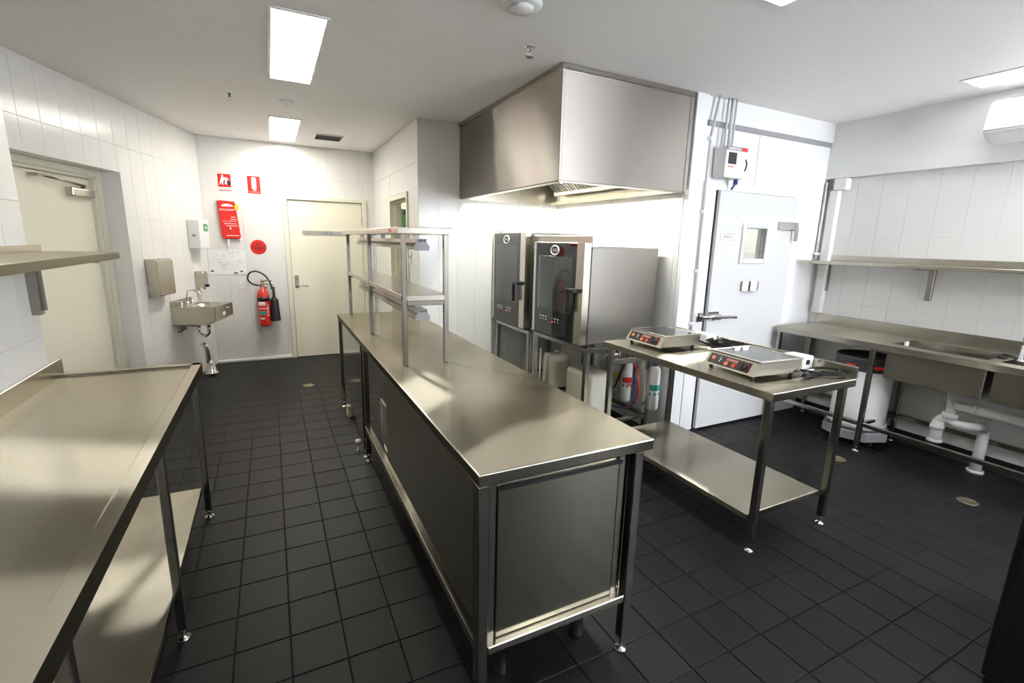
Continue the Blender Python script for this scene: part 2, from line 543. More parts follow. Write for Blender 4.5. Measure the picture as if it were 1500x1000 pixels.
# ------------------------------------------------------------------ doors
# door_1 : cream door in the far wall
b = MB()
for x0, x1, z0, z1 in ((0.175, 0.232, 0, 2.095), (1.143, 1.205, 0, 2.095), (0.232, 1.143, 2.048, 2.095)):
    b.box((x0, 6.832, z0), (x1, 6.95, z1), 0.004)
d1 = struct(b.build('door_1', M_creamf), 'cream flush door in the far wall with lever handle', 'door')
b = MB(); b.box((0.236, 6.856, 0.006), (1.139, 6.895, 2.044), 0.003); b.build('leaf', M_cream, d1)
b = MB(); b.box((0.15, 6.90, 0.0), (1.25, 7.02, 2.15)); b.build('backing', M_black, d1)  # added unseen slab, stops outside light leaking round the leaf
b = MB(); b.box((0.262, 6.848, 0.93), (0.312, 6.857, 1.10), 0.003); pl = b.build('lock_plate', M_steel, d1)
b = MB(); b.cyl((0.287, 6.85, 0.965), (0.287, 6.805, 0.965), 0.011).tube([(0.287, 6.808, 0.965), (0.33, 6.805, 0.963), (0.42, 6.808, 0.958)], 0.010); b.build('lever', M_steel, d1)
b = MB()
b.box((1.136, 6.845, 1.76), (1.15, 6.858, 1.86)); b.build('hinge', M_steel, d1)
b = MB(); b.box((1.136, 6.845, 0.25), (1.15, 6.858, 0.35)); b.build('hinge', M_steel, d1)
b = MB(); b.box((0.387, 6.850, 1.618), (0.985, 6.857, 1.672)); sg = b.build('sign_plate', M_steel, d1)
print_row(sg, .625, .755, 1.645, .022, 6.850, M_greyink)

# door_2 : recessed door in the angled wall
T2, ang2 = wall_frame(A_P, A_N)
b = MB(T2)
b.box((1.54, -0.30, 0), (1.605, -0.145, 2.097), 0.003).box((1.605, -0.30, 2.045), (2.655, -0.145, 2.097), 0.003).box((2.655, -0.30, 0), (2.72, -0.145, 2.097), 0.003)
b.box((1.605, -0.30, 0), (1.628, -0.165, 2.045)).box((1.628, -0.30, 2.022), (2.632, -0.165, 2.045)).box((2.632, -0.30, 0), (2.655, -0.165, 2.045))
d2 = struct(b.build('door_2', M_creamf), 'cream door set in a recess of the left wall with a closer', 'door')
b = MB(T2); b.box((1.63, -0.235, 0.01), (2.63, -0.195, 2.02), 0.003); b.build('leaf', M_cream, d2)
b = MB(T2); b.box((1.66, -0.195, 1.86), (1.93, -0.135, 1.935), 0.016, 3); cl = b.build('closer_body', M_steel, d2)
b = MB(T2); b.tube([(1.76, -0.15, 1.955), (2.02, -0.13, 1.968), (2.24, -0.14, 1.985)], 0.010, 6).cyl((1.76, -0.165, 1.93), (1.76, -0.165, 1.965), 0.016).box((2.22, -0.19, 1.975), (2.28, -0.13, 1.995)); b.build('closer_arm', M_tube, cl)
b = MB(T2); b.box((1.50, -0.42, 0), (2.78, -0.31, 2.15)); b.build('backing', M_black, d2)  # unseen slab added behind the recess to keep outside light out

b = MB(T2)
b.box((1.535, -0.145, 0), (1.5405, 0.003, 2.10), .001).box((1.535, -0.145, 2.0965), (2.72, 0.003, 2.1015), .001)
b.build('tiled_reveal', M_tile, d2)
# door_3 : doorway in the side wall, dim room beyond with a green door
b = MB()
for y0, y1, z0, z1 in ((5.055, 5.10, 0, 2.075), (5.85, 5.895, 0, 2.075), (5.10, 5.85, 2.02, 2.075)):
    b.box((1.297, y0, z0), (1.435, y1, z1), 0.003)
b.box((1.36, 5.10, 0), (1.40, 5.118, 2.02)).box((1.36, 5.832, 0), (1.40, 5.85, 2.02)).box((1.36, 5.118, 2.0), (1.40, 5.832, 2.02))
d3 = struct(b.build('door_3', M_creamf), 'cream framed open doorway in the side wall', 'door frame')
b = MB(); b.box((1.43, 4.85, 0), (1.50, 5.05, HC)).box((1.43, 8.5, 0), (3.2, 8.6, HC)).box((3.2, 4.85, 0), (3.3, 8.6, HC)).box((1.43, 4.845, 0), (3.3, 4.87, HC)).box((1.33, 7.02, 0), (1.43, 8.6, HC)).box((1.33, 7.0, HC - .02), (3.3, 8.6, HC + .1)).box((1.43, 4.85, HC - .02), (3.3, 7.01, HC - .001))
struct(b.build('wall_side_room', M_cream), 'pale walls of the dim room beyond the doorway', 'wall')
b = MB(); b.box((1.75, 7.0, HC - .06), (2.05, 7.6, HC - .022)); tag(b.build('room_fill_lamp', M_fillglow), 'unseen fill lamp added in the room beyond the side doorway', 'lamp')  # lamp added to brighten what shows through the doorway
b = MB(); b.box((2.02, 8.44, 0.0), (2.95, 8.50, 2.10), 0.004)
d4 = struct(b.build('door_4', M_dgreen), 'dark green door seen through the side doorway', 'door')
b = MB(); b.box((2.10, 8.40, 2.02), (2.35, 8.44, 2.08), 0.01); b.build('closer', M_black, d4)

# ------------------------------------------------------------------ cold room front
b = MB()
X0, X1, YC = 2.9, 4.74, 2.847
DX0, DX1 = 3.245, 4.240
for a, c, z0, z1 in ((2.9, DX0, 0, HC), (DX1, X1, 0, HC), (DX0, DX1, 2.045, HC)):
    b.box((a, YC, z0), (c, YC + 0.10, z1))
wc = struct(b.build('wall_cold_room', M_panel), 'white insulated panel wall of the cold room', 'wall')
b = MB(); b.box((3.10, 2.838, 0), (3.245, 2.848, 2.10)).box((4.240, 2.838, 0), (4.275, 2.848, 2.10)).box((3.245, 2.838, 2.045), (4.240, 2.848, 2.10)); b.build('door_surround', M_plast, wc)
b = MB(); b.box((3.690, 2.8455, 2.10), (3.694, 2.848, 2.51)); b.build('panel_joint', M_grey, wc)
b = MB(); b.box((2.905, 2.8, 0.0), (3.03, 2.847, HC), 0.004); b.build('corner_capping', M_panel, wc)
b = MB(); b.box((3.03, 2.825, 2.545), (4.70, 2.847, HC)); b.build('top_panel', M_panel, wc)
b = MB(); b.box((3.03, 2.835, 2.508), (4.70, 2.847, 2.545)); b.build('capping_strip', M_grey, wc)
# interior seen through the pane
b = MB()
b.box((2.98, 4.25, 0), (4.72, 4.33, 2.65)).box((2.95, 2.95, 0), (3.0, 4.3, 2.65)).box((4.70, 2.95, 0), (4.73, 4.3, 2.65)).box((2.95, 2.95, 2.6), (4.73, 4.3, 2.66))
struct(b.build('wall_cold_interior', M_panel), 'white inner walls of the cold room behind its door pane', 'wall')
b = MB(); b.box((3.2, 3.95, 1.60), (3.95, 4.24, 1.63)).box((3.2, 3.95, 1.1), (4.6, 4.24, 1.13)).box((3.93, 3.95, 0), (3.96, 3.98, 2.2)).box((3.2, 3.95, 0), (3.23, 3.98, 2.2)).box((4.57, 3.95, 0), (4.6, 3.98, 2.2))
tag(b.build('storage_rack', M_steel), 'storage rack seen through the cold room door pane', 'rack')
b = MB(); b.box((3.6, 3.4, 2.56), (4.2, 3.55, 2.595)); tag(b.build('cold_fill_lamp', M_fillglow), 'unseen fill lamp added inside the cold room above its rack', 'lamp')  # lamp put in to light the interior behind the pane

cd = thing('cold_room_door', 'white insulated cold room door with small window and chrome fittings', 'door', (3.74, 2.84, 0.02))
cd['kind'] = 'structure'
b = MB()
WX0, WX1, WZ0, WZ1 = 3.59, 3.855, 1.50, 1.755
for a, c, z0, z1 in ((DX0 + .008, WX0, 0.02, 2.035), (WX1, DX1 - .006, 0.02, 2.035), (WX0, WX1, 0.02, WZ0), (WX0, WX1, WZ1, 2.035)):
    b.box((a, 2.80, z0), (c, 2.88, z1))
bmesh.ops.remove_doubles(b.bm, verts=b.bm.verts[:], dist=1e-5)
b.build('leaf', M_leaf, cd)
b = MB(); b.box((DX0 - .002, 2.83, 0.02), (DX0 + .010, 2.86, 2.04)).box((DX0, 2.83, 0.0), (DX1, 2.86, 0.022)); b.build('gasket', M_black, cd)
b = MB()
for a, c, z0, z1 in ((WX0 - .04, WX0, WZ0 - .04, WZ1 + .04), (WX1, WX1 + .04, WZ0 - .04, WZ1 + .04), (WX0, WX1, WZ0 - .04, WZ0), (WX0, WX1, WZ1, WZ1 + .04)):
    b.box((a, 2.785, z0), (c, 2.81, z1), 0.004)
wf = b.build('window_frame', M_leaf, cd)
b = MB(); b.box((WX0, 2.835, WZ0), (WX1, 2.841, WZ1)); b.build('pane', M_glass, wf)
b = MB(); b.box((3.305, 2.797, 1.655), (3.46, 2.801, 1.70), 0.001); lp = b.build('name_plate', M_white, cd)
b = MB(); b.box((3.302, 2.7985, 1.652), (3.463, 2.8005, 1.703)); b.build('plate_border', M_greyink, cd)
tag(lp, 'small white name plate')
print_row(lp, 3.335, 3.43, 1.677, .018, 2.797, M_greyink)
b = MB(); b.prism([(3.61, 2.80), (3.61, 2.775), (3.66, 2.755), (3.72, 2.78), (3.77, 2.755), (3.815, 2.775), (3.815, 2.80)], 'z', 1.225, 1.31, 0.003); b.build('pressure_vent', M_post, cd)
b = MB(); b.prism([(4.0, 2.80), (4.0, 2.785), (4.10, 2.768), (4.25, 2.772), (4.265, 2.80)], 'z', 1.752, 1.822, 0.004).box((4.20, 2.76, 1.66), (4.25, 2.80, 1.79), 0.008); b.build('hinge', M_chrome, cd)
b = MB(); b.prism([(4.0, 2.80), (4.0, 2.785), (4.10, 2.768), (4.25, 2.772), (4.265, 2.80)], 'z', 0.30, 0.36, 0.004); b.build('hinge', M_chrome, cd)
b = MB(); b.box((3.12, 2.79, 0.975), (3.20, 2.84, 1.055), 0.008).box((3.25, 2.785, 1.02), (3.37, 2.80, 1.06), 0.003).tube([(3.16, 2.775, 1.015), (3.30, 2.765, 1.02), (3.40, 2.75, 1.015), (3.52, 2.73, 1.012)], 0.015, 10).box((3.27, 2.755, 0.985), (3.38, 2.80, 1.04), 0.010); b.build('latch', M_chrome, cd)

# control box and conduits above the cold room door
cb = thing('control_box', 'white control box with dark display above the cold room door', 'control box', (3.285, 2.838, 2.125))
b = MB(); b.box((3.175, 2.72, 2.125), (3.395, 2.838, 2.35), 0.004); b.build('housing', M_plast, cb)
b = MB(); b.box((3.172, 2.716, 2.325), (3.40, 2.722, 2.352)); st = b.build('header_strip', M_grey, cb)
b = MB(); b.box((3.34, 2.714, 2.325), (3.40, 2.717, 2.352)); b.build('red_badge', M_red, st)
print_row(st, 3.195, 3.325, 2.338, .012, 2.716, M_white)
b = MB(); b.box((3.20, 2.716, 2.225), (3.29, 2.722, 2.31), 0.002); b.build('display', M_black, cb)
for k in range(3):
    b = MB(); b.cyl((3.21 + .022 * k, 2.722, 2.205), (3.21 + .022 * k, 2.716, 2.205), 0.006, n=10); b.build('button', M_orange, cb)
b = MB(); b.tube([(3.395, 2.76, 2.285), (3.425, 2.755, 2.285), (3.455, 2.755, 2.25), (3.45, 2.76, 2.20), (3.42, 2.77, 2.175), (3.395, 2.77, 2.17)], 0.006, 8, sub=4); b.build('cable_loop', M_black, cb)
b = MB(); b.cyl((3.37, 2.77, 2.125), (3.37, 2.77, 2.085), 0.018).cyl((3.37, 2.77, 2.09), (3.365, 2.80, 2.05), 0.008); b.build('cable_gland', M_blue, cb)
for i, (x, y, z0, z1, r, lb) in enumerate(((3.215, 2.785, 2.35, HC, 0.008, 'leftmost of the three thin conduits above the control box'), (3.262, 2.785, 2.35, HC, 0.013, 'middle thick conduit above the control box'), (3.30, 2.785, 2.35, HC, 0.008, 'rightmost of the three thin conduits above the control box'))):
    b = MB(); b.cyl((x, y, z0), (x, y, z1), r, n=12); tag(b.build('conduit', M_conduit), lb, 'conduit', 'conduits above the control box')
cp = thing('wall_conduit', 'tall white conduit clipped to the capping beside the cold room door', 'conduit', (3.06, 2.79, 0.9))
b = MB(); b.tube([(3.06, 2.785, 0.86), (3.06, 2.785, 2.40), (3.07, 2.785, 2.46), (3.115, 2.785, HC)], 0.011, 10); b.build('pipe', M_conduit, cp)
for z in (0.97, 1.40, 1.86, 2.40):
    b = MB(); b.box((3.035, 2.78, z - .012), (3.085, 2.80, z + .012), 0.003).cyl((3.06, 2.785, z - .014), (3.06, 2.785, z + .014), 0.016); b.build('clip', M_plast, cp)

# ------------------------------------------------------------------ ceiling fittings
def troffer(loc, label, glow):
    t = thing('ceiling_light', label, 'light', loc, 0, 'recessed fluorescent panels')
    b = MB()
    hw, hl = 0.148, 0.618
    for a, c, d_, e in ((-hw, -hw + .018, -hl, hl), (hw - .018, hw, -hl, hl), (-hw + .018, hw - .018, -hl, -hl + .018), (-hw + .018, hw - .018, hl - .018, hl)):
        b.box((a, d_, -0.008), (c, e, 0.0), 0.002)
    b.build('frame', M_plast, t, local=True)
    b = MB(); b.box((-hw + .018, -hl + .018, -0.004), (hw - .018, hl - .018, -0.001)); b.build('diffuser', glow, t, local=True)
    return t
troffer((0.220, 3.525, HC), 'larger rectangular ceiling light above the aisle', M_glow_warm)
troffer((0.220, 6.00, HC), 'smaller looking ceiling light near the far wall', M_glow_far)
troffer((4.30, 1.14, HC), 'ceiling light at the right above the air conditioner', M_glow_low)
troffer((2.09, 1.08, HC), 'ceiling light cut by the top edge of the photo', M_glow_dim)

troffer((4.30, -1.32, HC), 'ceiling light behind the camera near the right wall', M_glow_cool)
troffer((2.09, -1.38, HC), 'added unseen ceiling light behind the camera above the black cabinet', M_glow_cool)  # unseen light added to brighten the cold room front

t = thing('air_vent', 'grey louvred air vent in the ceiling near the far wall', 'vent', (0.685, 6.13, HC))
b = MB()
for a, c, d_, e in ((-.15, -.135, -.16, .16), (.135, .15, -.16, .16), (-.135, .135, -.16, -.145), (-.135, .135, .145, .16)):
    b.box((a, d_, -.010), (c, e, 0), .002)
b.build('frame', M_plast, t, local=True)
b = MB(); b.box((-.135, -.145, -.002), (.135, .145, 0)); b.build('backing', M_dgrey, t, local=True)
for k in range(9):
    y = -.125 + k * .031
    b = MB(); b.prism([(y, -.010), (y + .018, -.002), (y + .020, -.004), (y + .002, -.012)], 'x', -.135, .135); b.build('slat', M_grey, t, local=True)
for (x, y), lb in (((-0.208, 4.773), 'chrome fire sprinkler in the ceiling above the far aisle'), ((1.44, 2.713), 'chrome fire sprinkler in the ceiling near the hood corner')):
    s = thing('sprinkler_head', lb, 'sprinkler', (x, y, HC), 0, 'ceiling sprinklers')
    b = MB(); b.lathe([(0.034, 0), (0.034, -.004), (0.014, -.010), (0.012, -.024), (0.001, -.024)]); b.build('escutcheon', M_chrome, s, local=True)
    b = MB(); b.tube([(.010, 0, -.022), (.017, 0, -.036), (.004, 0, -.052)], .003, 6).tube([(-.010, 0, -.022), (-.017, 0, -.036), (-.004, 0, -.052)], .003, 6).cyl((0, 0, -.024), (0, 0, -.052), .003, n=8); b.build('frame', M_chrome, s, local=True)
    b = MB(); b.cyl((0, 0, -.052), (0, 0, -.055), .024, n=18)
    b.build('deflector', M_tube, s, local=True)
s = thing('smoke_detector', 'small white disc detector between the two aisle lights', 'detector', (0.211, 4.761, HC))
b = MB(); b.lathe([(.055, 0), (.055, -.008), (.045, -.016), (.001, -.018)]); b.build('base', M_plast, s, local=True)
b = MB(); b.lathe([(.022, -.016), (.020, -.026), (.001, -.028)]); b.build('sensor', M_plast, s, local=True)
s = thing('ceiling_detector', 'round white detector cut by the top edge near the centre', 'detector', (1.155, 2.27, HC))
b = MB(); b.lathe([(.10, 0), (.10, -.012), (.085, -.022), (.001, -.024)], n=32); b.build('base', M_plast, s, local=True)
b = MB(); b.lathe([(.06, -.022), (.052, -.038), (.001, -.042)], n=32); b.build('sensor', M_plast, s, local=True)

# ------------------------------------------------------------------ helpers for steel furniture
def foot_mb(x, y, h=0.05):
    return MB().cyl((x, y, h + .012), (x, y, 0.010), 0.008, n=10).lathe([(0.024, 0.0), (0.026, 0.004), (0.022, 0.010), (0.008, 0.014), (0.0075, 0.018)], (x, y, 0), n=18)
def leg(parent, x, y, top, s=0.036, h=0.05):
    l = MB().box((x - s / 2, y - s / 2, h), (x + s / 2, y + s / 2, top), 0.003).build('leg', M_tube, parent)
    foot_mb(x, y, h).build('foot', M_chrome, l)
    return l

# ------------------------------------------------------------------ extraction hood
hd = thing('extraction_hood', 'large stainless steel extraction hood hung above the ovens', 'range hood', (2.31, 3.75, 2.0))
HX0, HX1, HY0, HY1, HZ = 1.737, 2.886, 2.817, 4.68, 2.0
b = MB(); b.box((HX0, HY0 + .002, HZ), (HX0 + .012, HY1, HC - .03), 0.002); b.build('side_panel', M_hood, hd)
b = MB(); b.box((HX0 + .012, HY0, HZ), (HX1, HY0 + .012, HC - .03), 0.002); b.build('front_panel', M_hood, hd)
b = MB(); b.box((HX0 - .004, HY0 - .006, HZ + .0), (HX0 + .02, HY0 + .02, HC - .03), 0.004); b.build('corner_trim', M_hood, hd)
b = MB(); b.box((HX0 - .012, HY0 - .012, HC - .035), (HX1, HY0 + .02, HC - .001), .003).box((HX0 - .012, HY0 + .02, HC - .035), (HX0 + .02, HY1, HC - .001), .003); b.build('ceiling_flashing', M_tube, hd)
b = MB(); b.box((HX1 - .03, HY0 - .004, HZ), (HX1 + .004, HY0 + .01, HC - .03), 0.002); b.build('edge_trim', M_hood, hd)
b = MB()
gz0, gz1 = HZ - .004, HZ + .03
b.box((HX0 + .012, HY0 + .012, gz0), (HX1, HY0 + .075, gz0 + .006)).box((HX0 + .012, HY0 + .069, gz0), (HX1, HY0 + .075, gz1))
b.box((HX0 + .012, HY0 + .075, gz0), (HX0 + .075, HY1, gz0 + .006)).box((HX0 + .069, HY0 + .075, gz0), (HX0 + .075, HY1, gz1))
b.box((HX0 + .075, HY1 - .05, gz0), (HX1, HY1, gz0 + .006)).box((HX0 + .075, HY1 - .056, gz0), (HX1, HY1 - .05, gz1))
b.box((HX1 - .05, HY0 + .075, gz0), (HX1, HY1 - .05, gz0 + .006)).box((HX1 - .056, HY0 + .075, gz0), (HX1 - .05, HY1 - .056, gz1))
b.build('gutter', M_steel, hd)
b = MB(); b.box((HX0 + .012, HY0 + .012, 2.50), (HX1, HY1, 2.51)); b.build('inner_top', M_steel, hd)
b = MB(); b.box((HX1 - .008, HY0 + .012, HZ + .03), (HX1, HY1, 2.5)).box((HX0 + .012, HY1 - .008, HZ + .03), (HX1, HY1, 2.5)); b.build('inner_back', M_steel, hd)
for k in range(4):                                  # filters slope from the wall side down to the middle
    y0 = HY0 + .16 + k * .40
    fl = MB().prism([(2.36, 2.46), (2.375, 2.475), (2.80, 2.13), (2.785, 2.115)], 'y', y0, y0 + .385, .003).build('grease_filter', M_steel, hd)
    b = MB()
    for j in range(7):
        yy = y0 + .03 + j * .05
        b.prism([(2.37, 2.447), (2.375, 2.462), (2.79, 2.122), (2.785, 2.108)], 'y', yy, yy + .022)
    b.build('baffle', M_tube, fl)
b = MB(); b.box((2.78, HY0 + .1, 2.085), (2.83, HY1 - .1, 2.125)); b.build('filter_rail', M_steel, hd)
for xx in (2.02,):
    for y0, y1 in ((3.05, 3.65), (3.85, 4.45)):
        lf = MB().box((xx - .055, y0, 2.46), (xx + .055, y1, 2.50), .004).build('light_fitting', M_plast, hd)
        b = MB(); b.cyl((xx - .022, y0 + .02, 2.445), (xx - .022, y1 - .02, 2.445), .014, n=12).cyl((xx + .022, y0 + .02, 2.445), (xx + .022, y1 - .02, 2.445), .014, n=12); b.build('tube', M_tubeglow, lf)
b = MB(); b.box((HX0 + .02, HY0 + .015, HZ - .022), (HX0 + .05, HY0 + .05, HZ + .012), .004).cyl((HX0 + .035, HY0 + .03, HZ - .022), (HX0 + .035, HY0 + .03, HZ - .038), .008, n=10); b.build('drain_cock', M_tube, hd)

# ------------------------------------------------------------------ combi ovens on their stands
def oven(y0, y1, z0, z1, xf, label, fascia, group):
    ov = thing('combi_oven', label, 'oven', (2.48, (y0 + y1) / 2, z0), 0, group)
    cz1 = z1 - .03 if fascia else z1
    MB().box((xf + .075, y0 + .012, z0 + .012), (2.84, y1 - .012, cz1), .006).build('body', M_oven, ov)
    MB().box((xf + .062, y0 + .03, z0 + .02), (xf + .076, y1 - .03, cz1 - .02)).build('seal', M_black, ov)
    if fascia:
        MB().box((xf + .066, y0 + .004, z1 - .035), (xf + .13, y1 + .12, z1 + .055), .004).build('top_fascia', M_steel, ov)
    else:
        MB().box((xf + .05, y1 - .12, z1), (xf + .14, y1 - .01, z1 + .02), .003).build('top_bracket', M_tube, ov)
    MB().box((xf + .008, y0 - .002, z0), (xf + .075, y1 + .002, z0 + .013), .001).build('base_strip', M_black, ov)
    dr = MB().box((xf + .010, y0, z0 + .012), (xf + .062, y1, z1), .004).build('door', M_steel, ov)
    gl = MB().box((xf, y0 + .105, z0 + .012), (xf + .012, y1 - .045, z1 - .004), .002).build('glass_front', M_blackgl, dr)
    MB().box((xf - .0015, y0 + .15, z0 + .235), (xf + .001, y1 - .10, z1 - .115), .0005).build('window', M_pane, dr)
    MB().box((xf - .002, y1 - .112, z0 + .235), (xf, y1 - .104, z1 - .115)).build('window_edge', M_greyink, dr)
    MB().box((xf + .004, y1 - .045, z0 + .012), (xf + .016, y1, z1)).build('left_trim', M_steel, dr)
    MB().box((xf + .002, y0 + .002, z0 + .012), (xf + .016, y0 + .105, z1)).build('right_trim', M_steel, dr)
    hz = z0 + .40
    MB().box((xf - .05, y0 + .055, hz + .02), (xf + .004, y0 + .155, hz + .05), .006, 2).box((xf - .055, y0 + .135, hz - .14), (xf - .025, y0 + .165, hz + .05), .009, 2).build('handle', M_black, dr)
    # round maker's badge
    yc, zc = (y0 + .105 + y1 - .045) / 2, z1 - .065
    ring = MB()
    ring.tube([(xf - .003, yc + .062 * math.cos(a), zc + .036 * math.sin(a)) for a in [2 * PI * k / 28 for k in range(28)]], .0055, 6, closed=True)
    lg = ring.build('badge', M_white, dr)
    MB().prism([(yc + .056 * math.cos(a), zc + .031 * math.sin(a)) for a in [2 * PI * k / 28 for k in range(28)]], 'x', xf - .003, xf - .001).build('badge_field', M_black, dr)
    text('UNOX', 0.036, (xf - .0035, yc, zc), '-x', M_white, dr, sx=0.85)
    for k in range(6):
        yk = y1 - .16 - k * .045 - (.06 if k > 2 else 0)
        MB().box((xf - .002, yk - .011, z0 + .165), (xf, yk + .011, z0 + .172)).box((xf - .002, yk - .006, z0 + .140), (xf, yk + .006, z0 + .147)).build('icon', M_white if k != 3 else M_orange, dr)
    MB().cyl((xf - .004, y1 - .36, z0 + .135), (xf, y1 - .36, z0 + .135), .0055, n=12).build('indicator', M_led, dr)
    return ov
oven(2.985, 3.762, 0.800, 1.600, 2.10, 'nearer black glass fronted oven with steel side', True, 'pair of black glass fronted ovens')
oven(3.925, 4.655, 0.775, 1.680, 2.10, 'farther black glass fronted oven against the hood wall', False, 'pair of black glass fronted ovens')
def stand(y0, y1, zt, label):
    t = thing('oven_stand', label, 'stand', (2.48, (y0 + y1) / 2, 0), 0, 'steel stands under the ovens')
    for x in (2.155, 2.80):
        for y in (y0 + .03, y1 - .03):
            leg(t, x, y, zt - .03, .04)
    b = MB()
    b.box((2.135, y0 + .01, zt - .04), (2.175, y1 - .01, zt), .003).box((2.78, y0 + .01, zt - .04), (2.82, y1 - .01, zt), .003)
    b.box((2.175, y0 + .01, zt - .04), (2.78, y0 + .05, zt), .003).box((2.175, y1 - .05, zt - .04), (2.78, y1 - .01, zt), .003)
    b.build('top_frame', M_tube, t)
    b = MB(); b.box((2.175, y0 + .015, .14), (2.78, y0 + .045, .17), .002).box((2.175, y1 - .045, .14), (2.78, y1 - .015, .17), .002).box((2.785, y0 + .05, .14), (2.815, y1 - .05, .17), .002)
    b.build('lower_frame', M_tube, t)
    return t
stand(2.93, 3.80, 0.798, 'steel leg stand carrying the nearer oven')
stand(3.86, 4.62, 0.773, 'steel leg stand carrying the farther oven')

# things beneath the ovens
t = thing('pressure_tank', 'round ivory pressure tank under the nearer oven', 'tank', (2.55, 4.02, 0))
b = MB(); b.lathe([(.12, 0.0), (.135, .01), (.135, .10), (.139, .105), (.139, .125), (.135, .13), (.135, .165), (.139, .17), (.139, .19), (.135, .195), (.135, .43), (.125, .465), (.09, .485), (.03, .495), (.001, .495)], (2.55, 4.02, 0), n=32); b.build('shell', M_ivory, t)
b = MB(); b.cyl((2.55, 4.02, .49), (2.55, 4.02, .53), .02, n=14).cyl((2.55, 4.02, .515), (2.55, 3.96, .515), .012, n=10); b.build('valve', M_chrome, t)
t = thing('water_softener', 'boxy white water softener with rounded shoulders under the nearer oven', 'water softener', (2.52, 3.36, 0))
b = MB(); b.box((2.38, 3.20, 0.02), (2.655, 3.60, 0.485), .05, 4); b.build('cabinet', M_ivory, t)
b = MB(); b.box((2.376, 3.24, 0.10), (2.382, 3.57, 0.108)).box((2.42, 3.196, 0.10), (2.62, 3.202, 0.108)); b.build('seam', M_greyink, t)
b = MB(); b.box((2.40, 3.22, 0.0), (2.64, 3.58, 0.03)); b.build('base', M_dgrey, t)
t = thing('cream_side_panel', 'narrow cream board standing between the two oven stands', 'panel', (2.3, 3.835, 0))
b = MB(); b.box((2.30, 3.82, 0.0), (2.345, 3.845, 0.56), .004); b.build('board', M_ivory, t)
b = MB(); b.cyl((2.255, 3.842, .0), (2.255, 3.842, .60), .009, n=10); tag(b.build('drain_pipe', M_pvc), 'thin white pipe standing behind the middle stand legs', 'pipe')
# filter cartridges
def cartridge(x, y, z0, z1, r, bandm, label, grp='water filter cartridges'):
    c = thing('filter_cartridge', label, 'water filter', (x, y, z0), 0, grp)
    h = z1 - z0
    b = MB(); b.lathe([(.001, 0), (r * .8, 0.0), (r, .02), (r, h - .05), (r * .92, h - .03), (r * .6, h - .015), (r * .5, h), (.001, h)], (x, y, z0), n=24); b.build('canister', M_plast, c)
    b = MB(); b.lathe([(r * .55, h - .004), (r * .55, h + .03), (.001, h + .03)], (x, y, z0), n=16); b.build('cap', M_blue if bandm is M_teal else M_grey, c)
    b = MB()
    for k in range(5):
        a0 = math.radians(190 + k * 22); a1 = math.radians(190 + k * 22 + 22)
        rr = r + .0012
        zz = z0 + h * .45
        p = [(x + rr * math.cos(a0), y + rr * math.sin(a0)), (x + rr * math.cos(a1), y + rr * math.sin(a1)), (x + (rr - .003) * math.cos(a1), y + (rr - .003) * math.sin(a1)), (x + (rr - .003) * math.cos(a0), y + (rr - .003) * math.sin(a0))]
        b.prism(p, 'z', zz, zz + .05)
        if k % 2 == 0: b.prism(p, 'z', zz - .04, zz - .015)
    b.build('print', bandm, c)
    return c
cartridge(2.80, 3.36, .235, .60, .040, M_yellow, 'leftmost filter cartridge with yellow print behind the right table')
cartridge(2.80, 3.225, .205, .60, .048, M_red, 'middle filter cartridge with red print behind the right table')
cartridge(2.80, 2.885, .235, .62, .050, M_teal, 'rightmost filter cartridge with teal print behind the right table')
for pts, m, lb in (([(2.78, 3.20, .60), (2.72, 3.12, .63), (2.70, 3.02, .60), (2.70, 2.96, .48), (2.71, 2.97, .32), (2.72, 3.05, .22), (2.74, 3.16, .17)], M_redgl, 'red hose curving beside the teal printed cartridge'),
                   ([(2.77, 3.06, .56), (2.70, 3.02, .54), (2.69, 2.99, .44), (2.70, 3.0, .30), (2.71, 3.08, .19), (2.72, 3.3, .14)], M_blue, 'dark blue hose curving beside the red hose'),
                   ([(2.80, 3.36, .63), (2.72, 3.40, .64), (2.70, 3.38, .45), (2.70, 3.33, .33), (2.70, 3.26, .34), (2.72, 3.20, .52), (2.75, 3.16, .64), (2.80, 3.225, .63)], M_black, 'black tube looping between the left and middle cartridges'),
                   ([(2.72, 3.34, .645), (2.69, 3.24, .56), (2.70, 3.12, .62), (2.73, 3.06, .645), (2.74, 3.18, .655)], M_blue, 'blue tube coil above the middle cartridge')):
    b = MB(); b.tube(pts, .008, 8, sub=5); tag(b.build('hose', m), lb, 'hose')
t = thing('plug_lead', 'white plug on a hanging lead before the leftmost cartridge', 'plug', (2.68, 3.30, .30))
b = MB(); b.tube([(2.69, 3.30, .62), (2.68, 3.285, .45), (2.68, 3.29, .31)], .004, 6, sub=4); b.build('lead', M_plast, t)
b = MB(); b.box((2.667, 3.272, .24), (2.693, 3.308, .31), .006); b.build('plug', M_plast, t)
t = thing('valve_cluster', 'chrome valves and pipe ends behind the corner of the right table', 'valve', (2.60, 2.94, .72))
b = MB(); b.tube([(2.34, 2.93, .765), (2.42, 2.93, .775), (2.50, 2.93, .765)], .012, 8).tube([(2.34, 2.94, .735), (2.44, 2.94, .73), (2.52, 2.95, .735)], .012, 8).cyl((2.45, 2.93, .70), (2.45, 2.93, .79), .011, n=10); b.build('pipes', M_chrome, t)
b = MB(); b.cyl((2.40, 2.93, .69), (2.44, 2.93, .69), .02, n=12).cyl((2.47, 2.94, .675), (2.51, 2.94, .675), .018, n=12); b.build('fitting', M_brass, t)
b = MB(); b.box((2.36, 2.895, .655), (2.80, 2.915, .70), .003); b.build('bracket', M_steel, t)

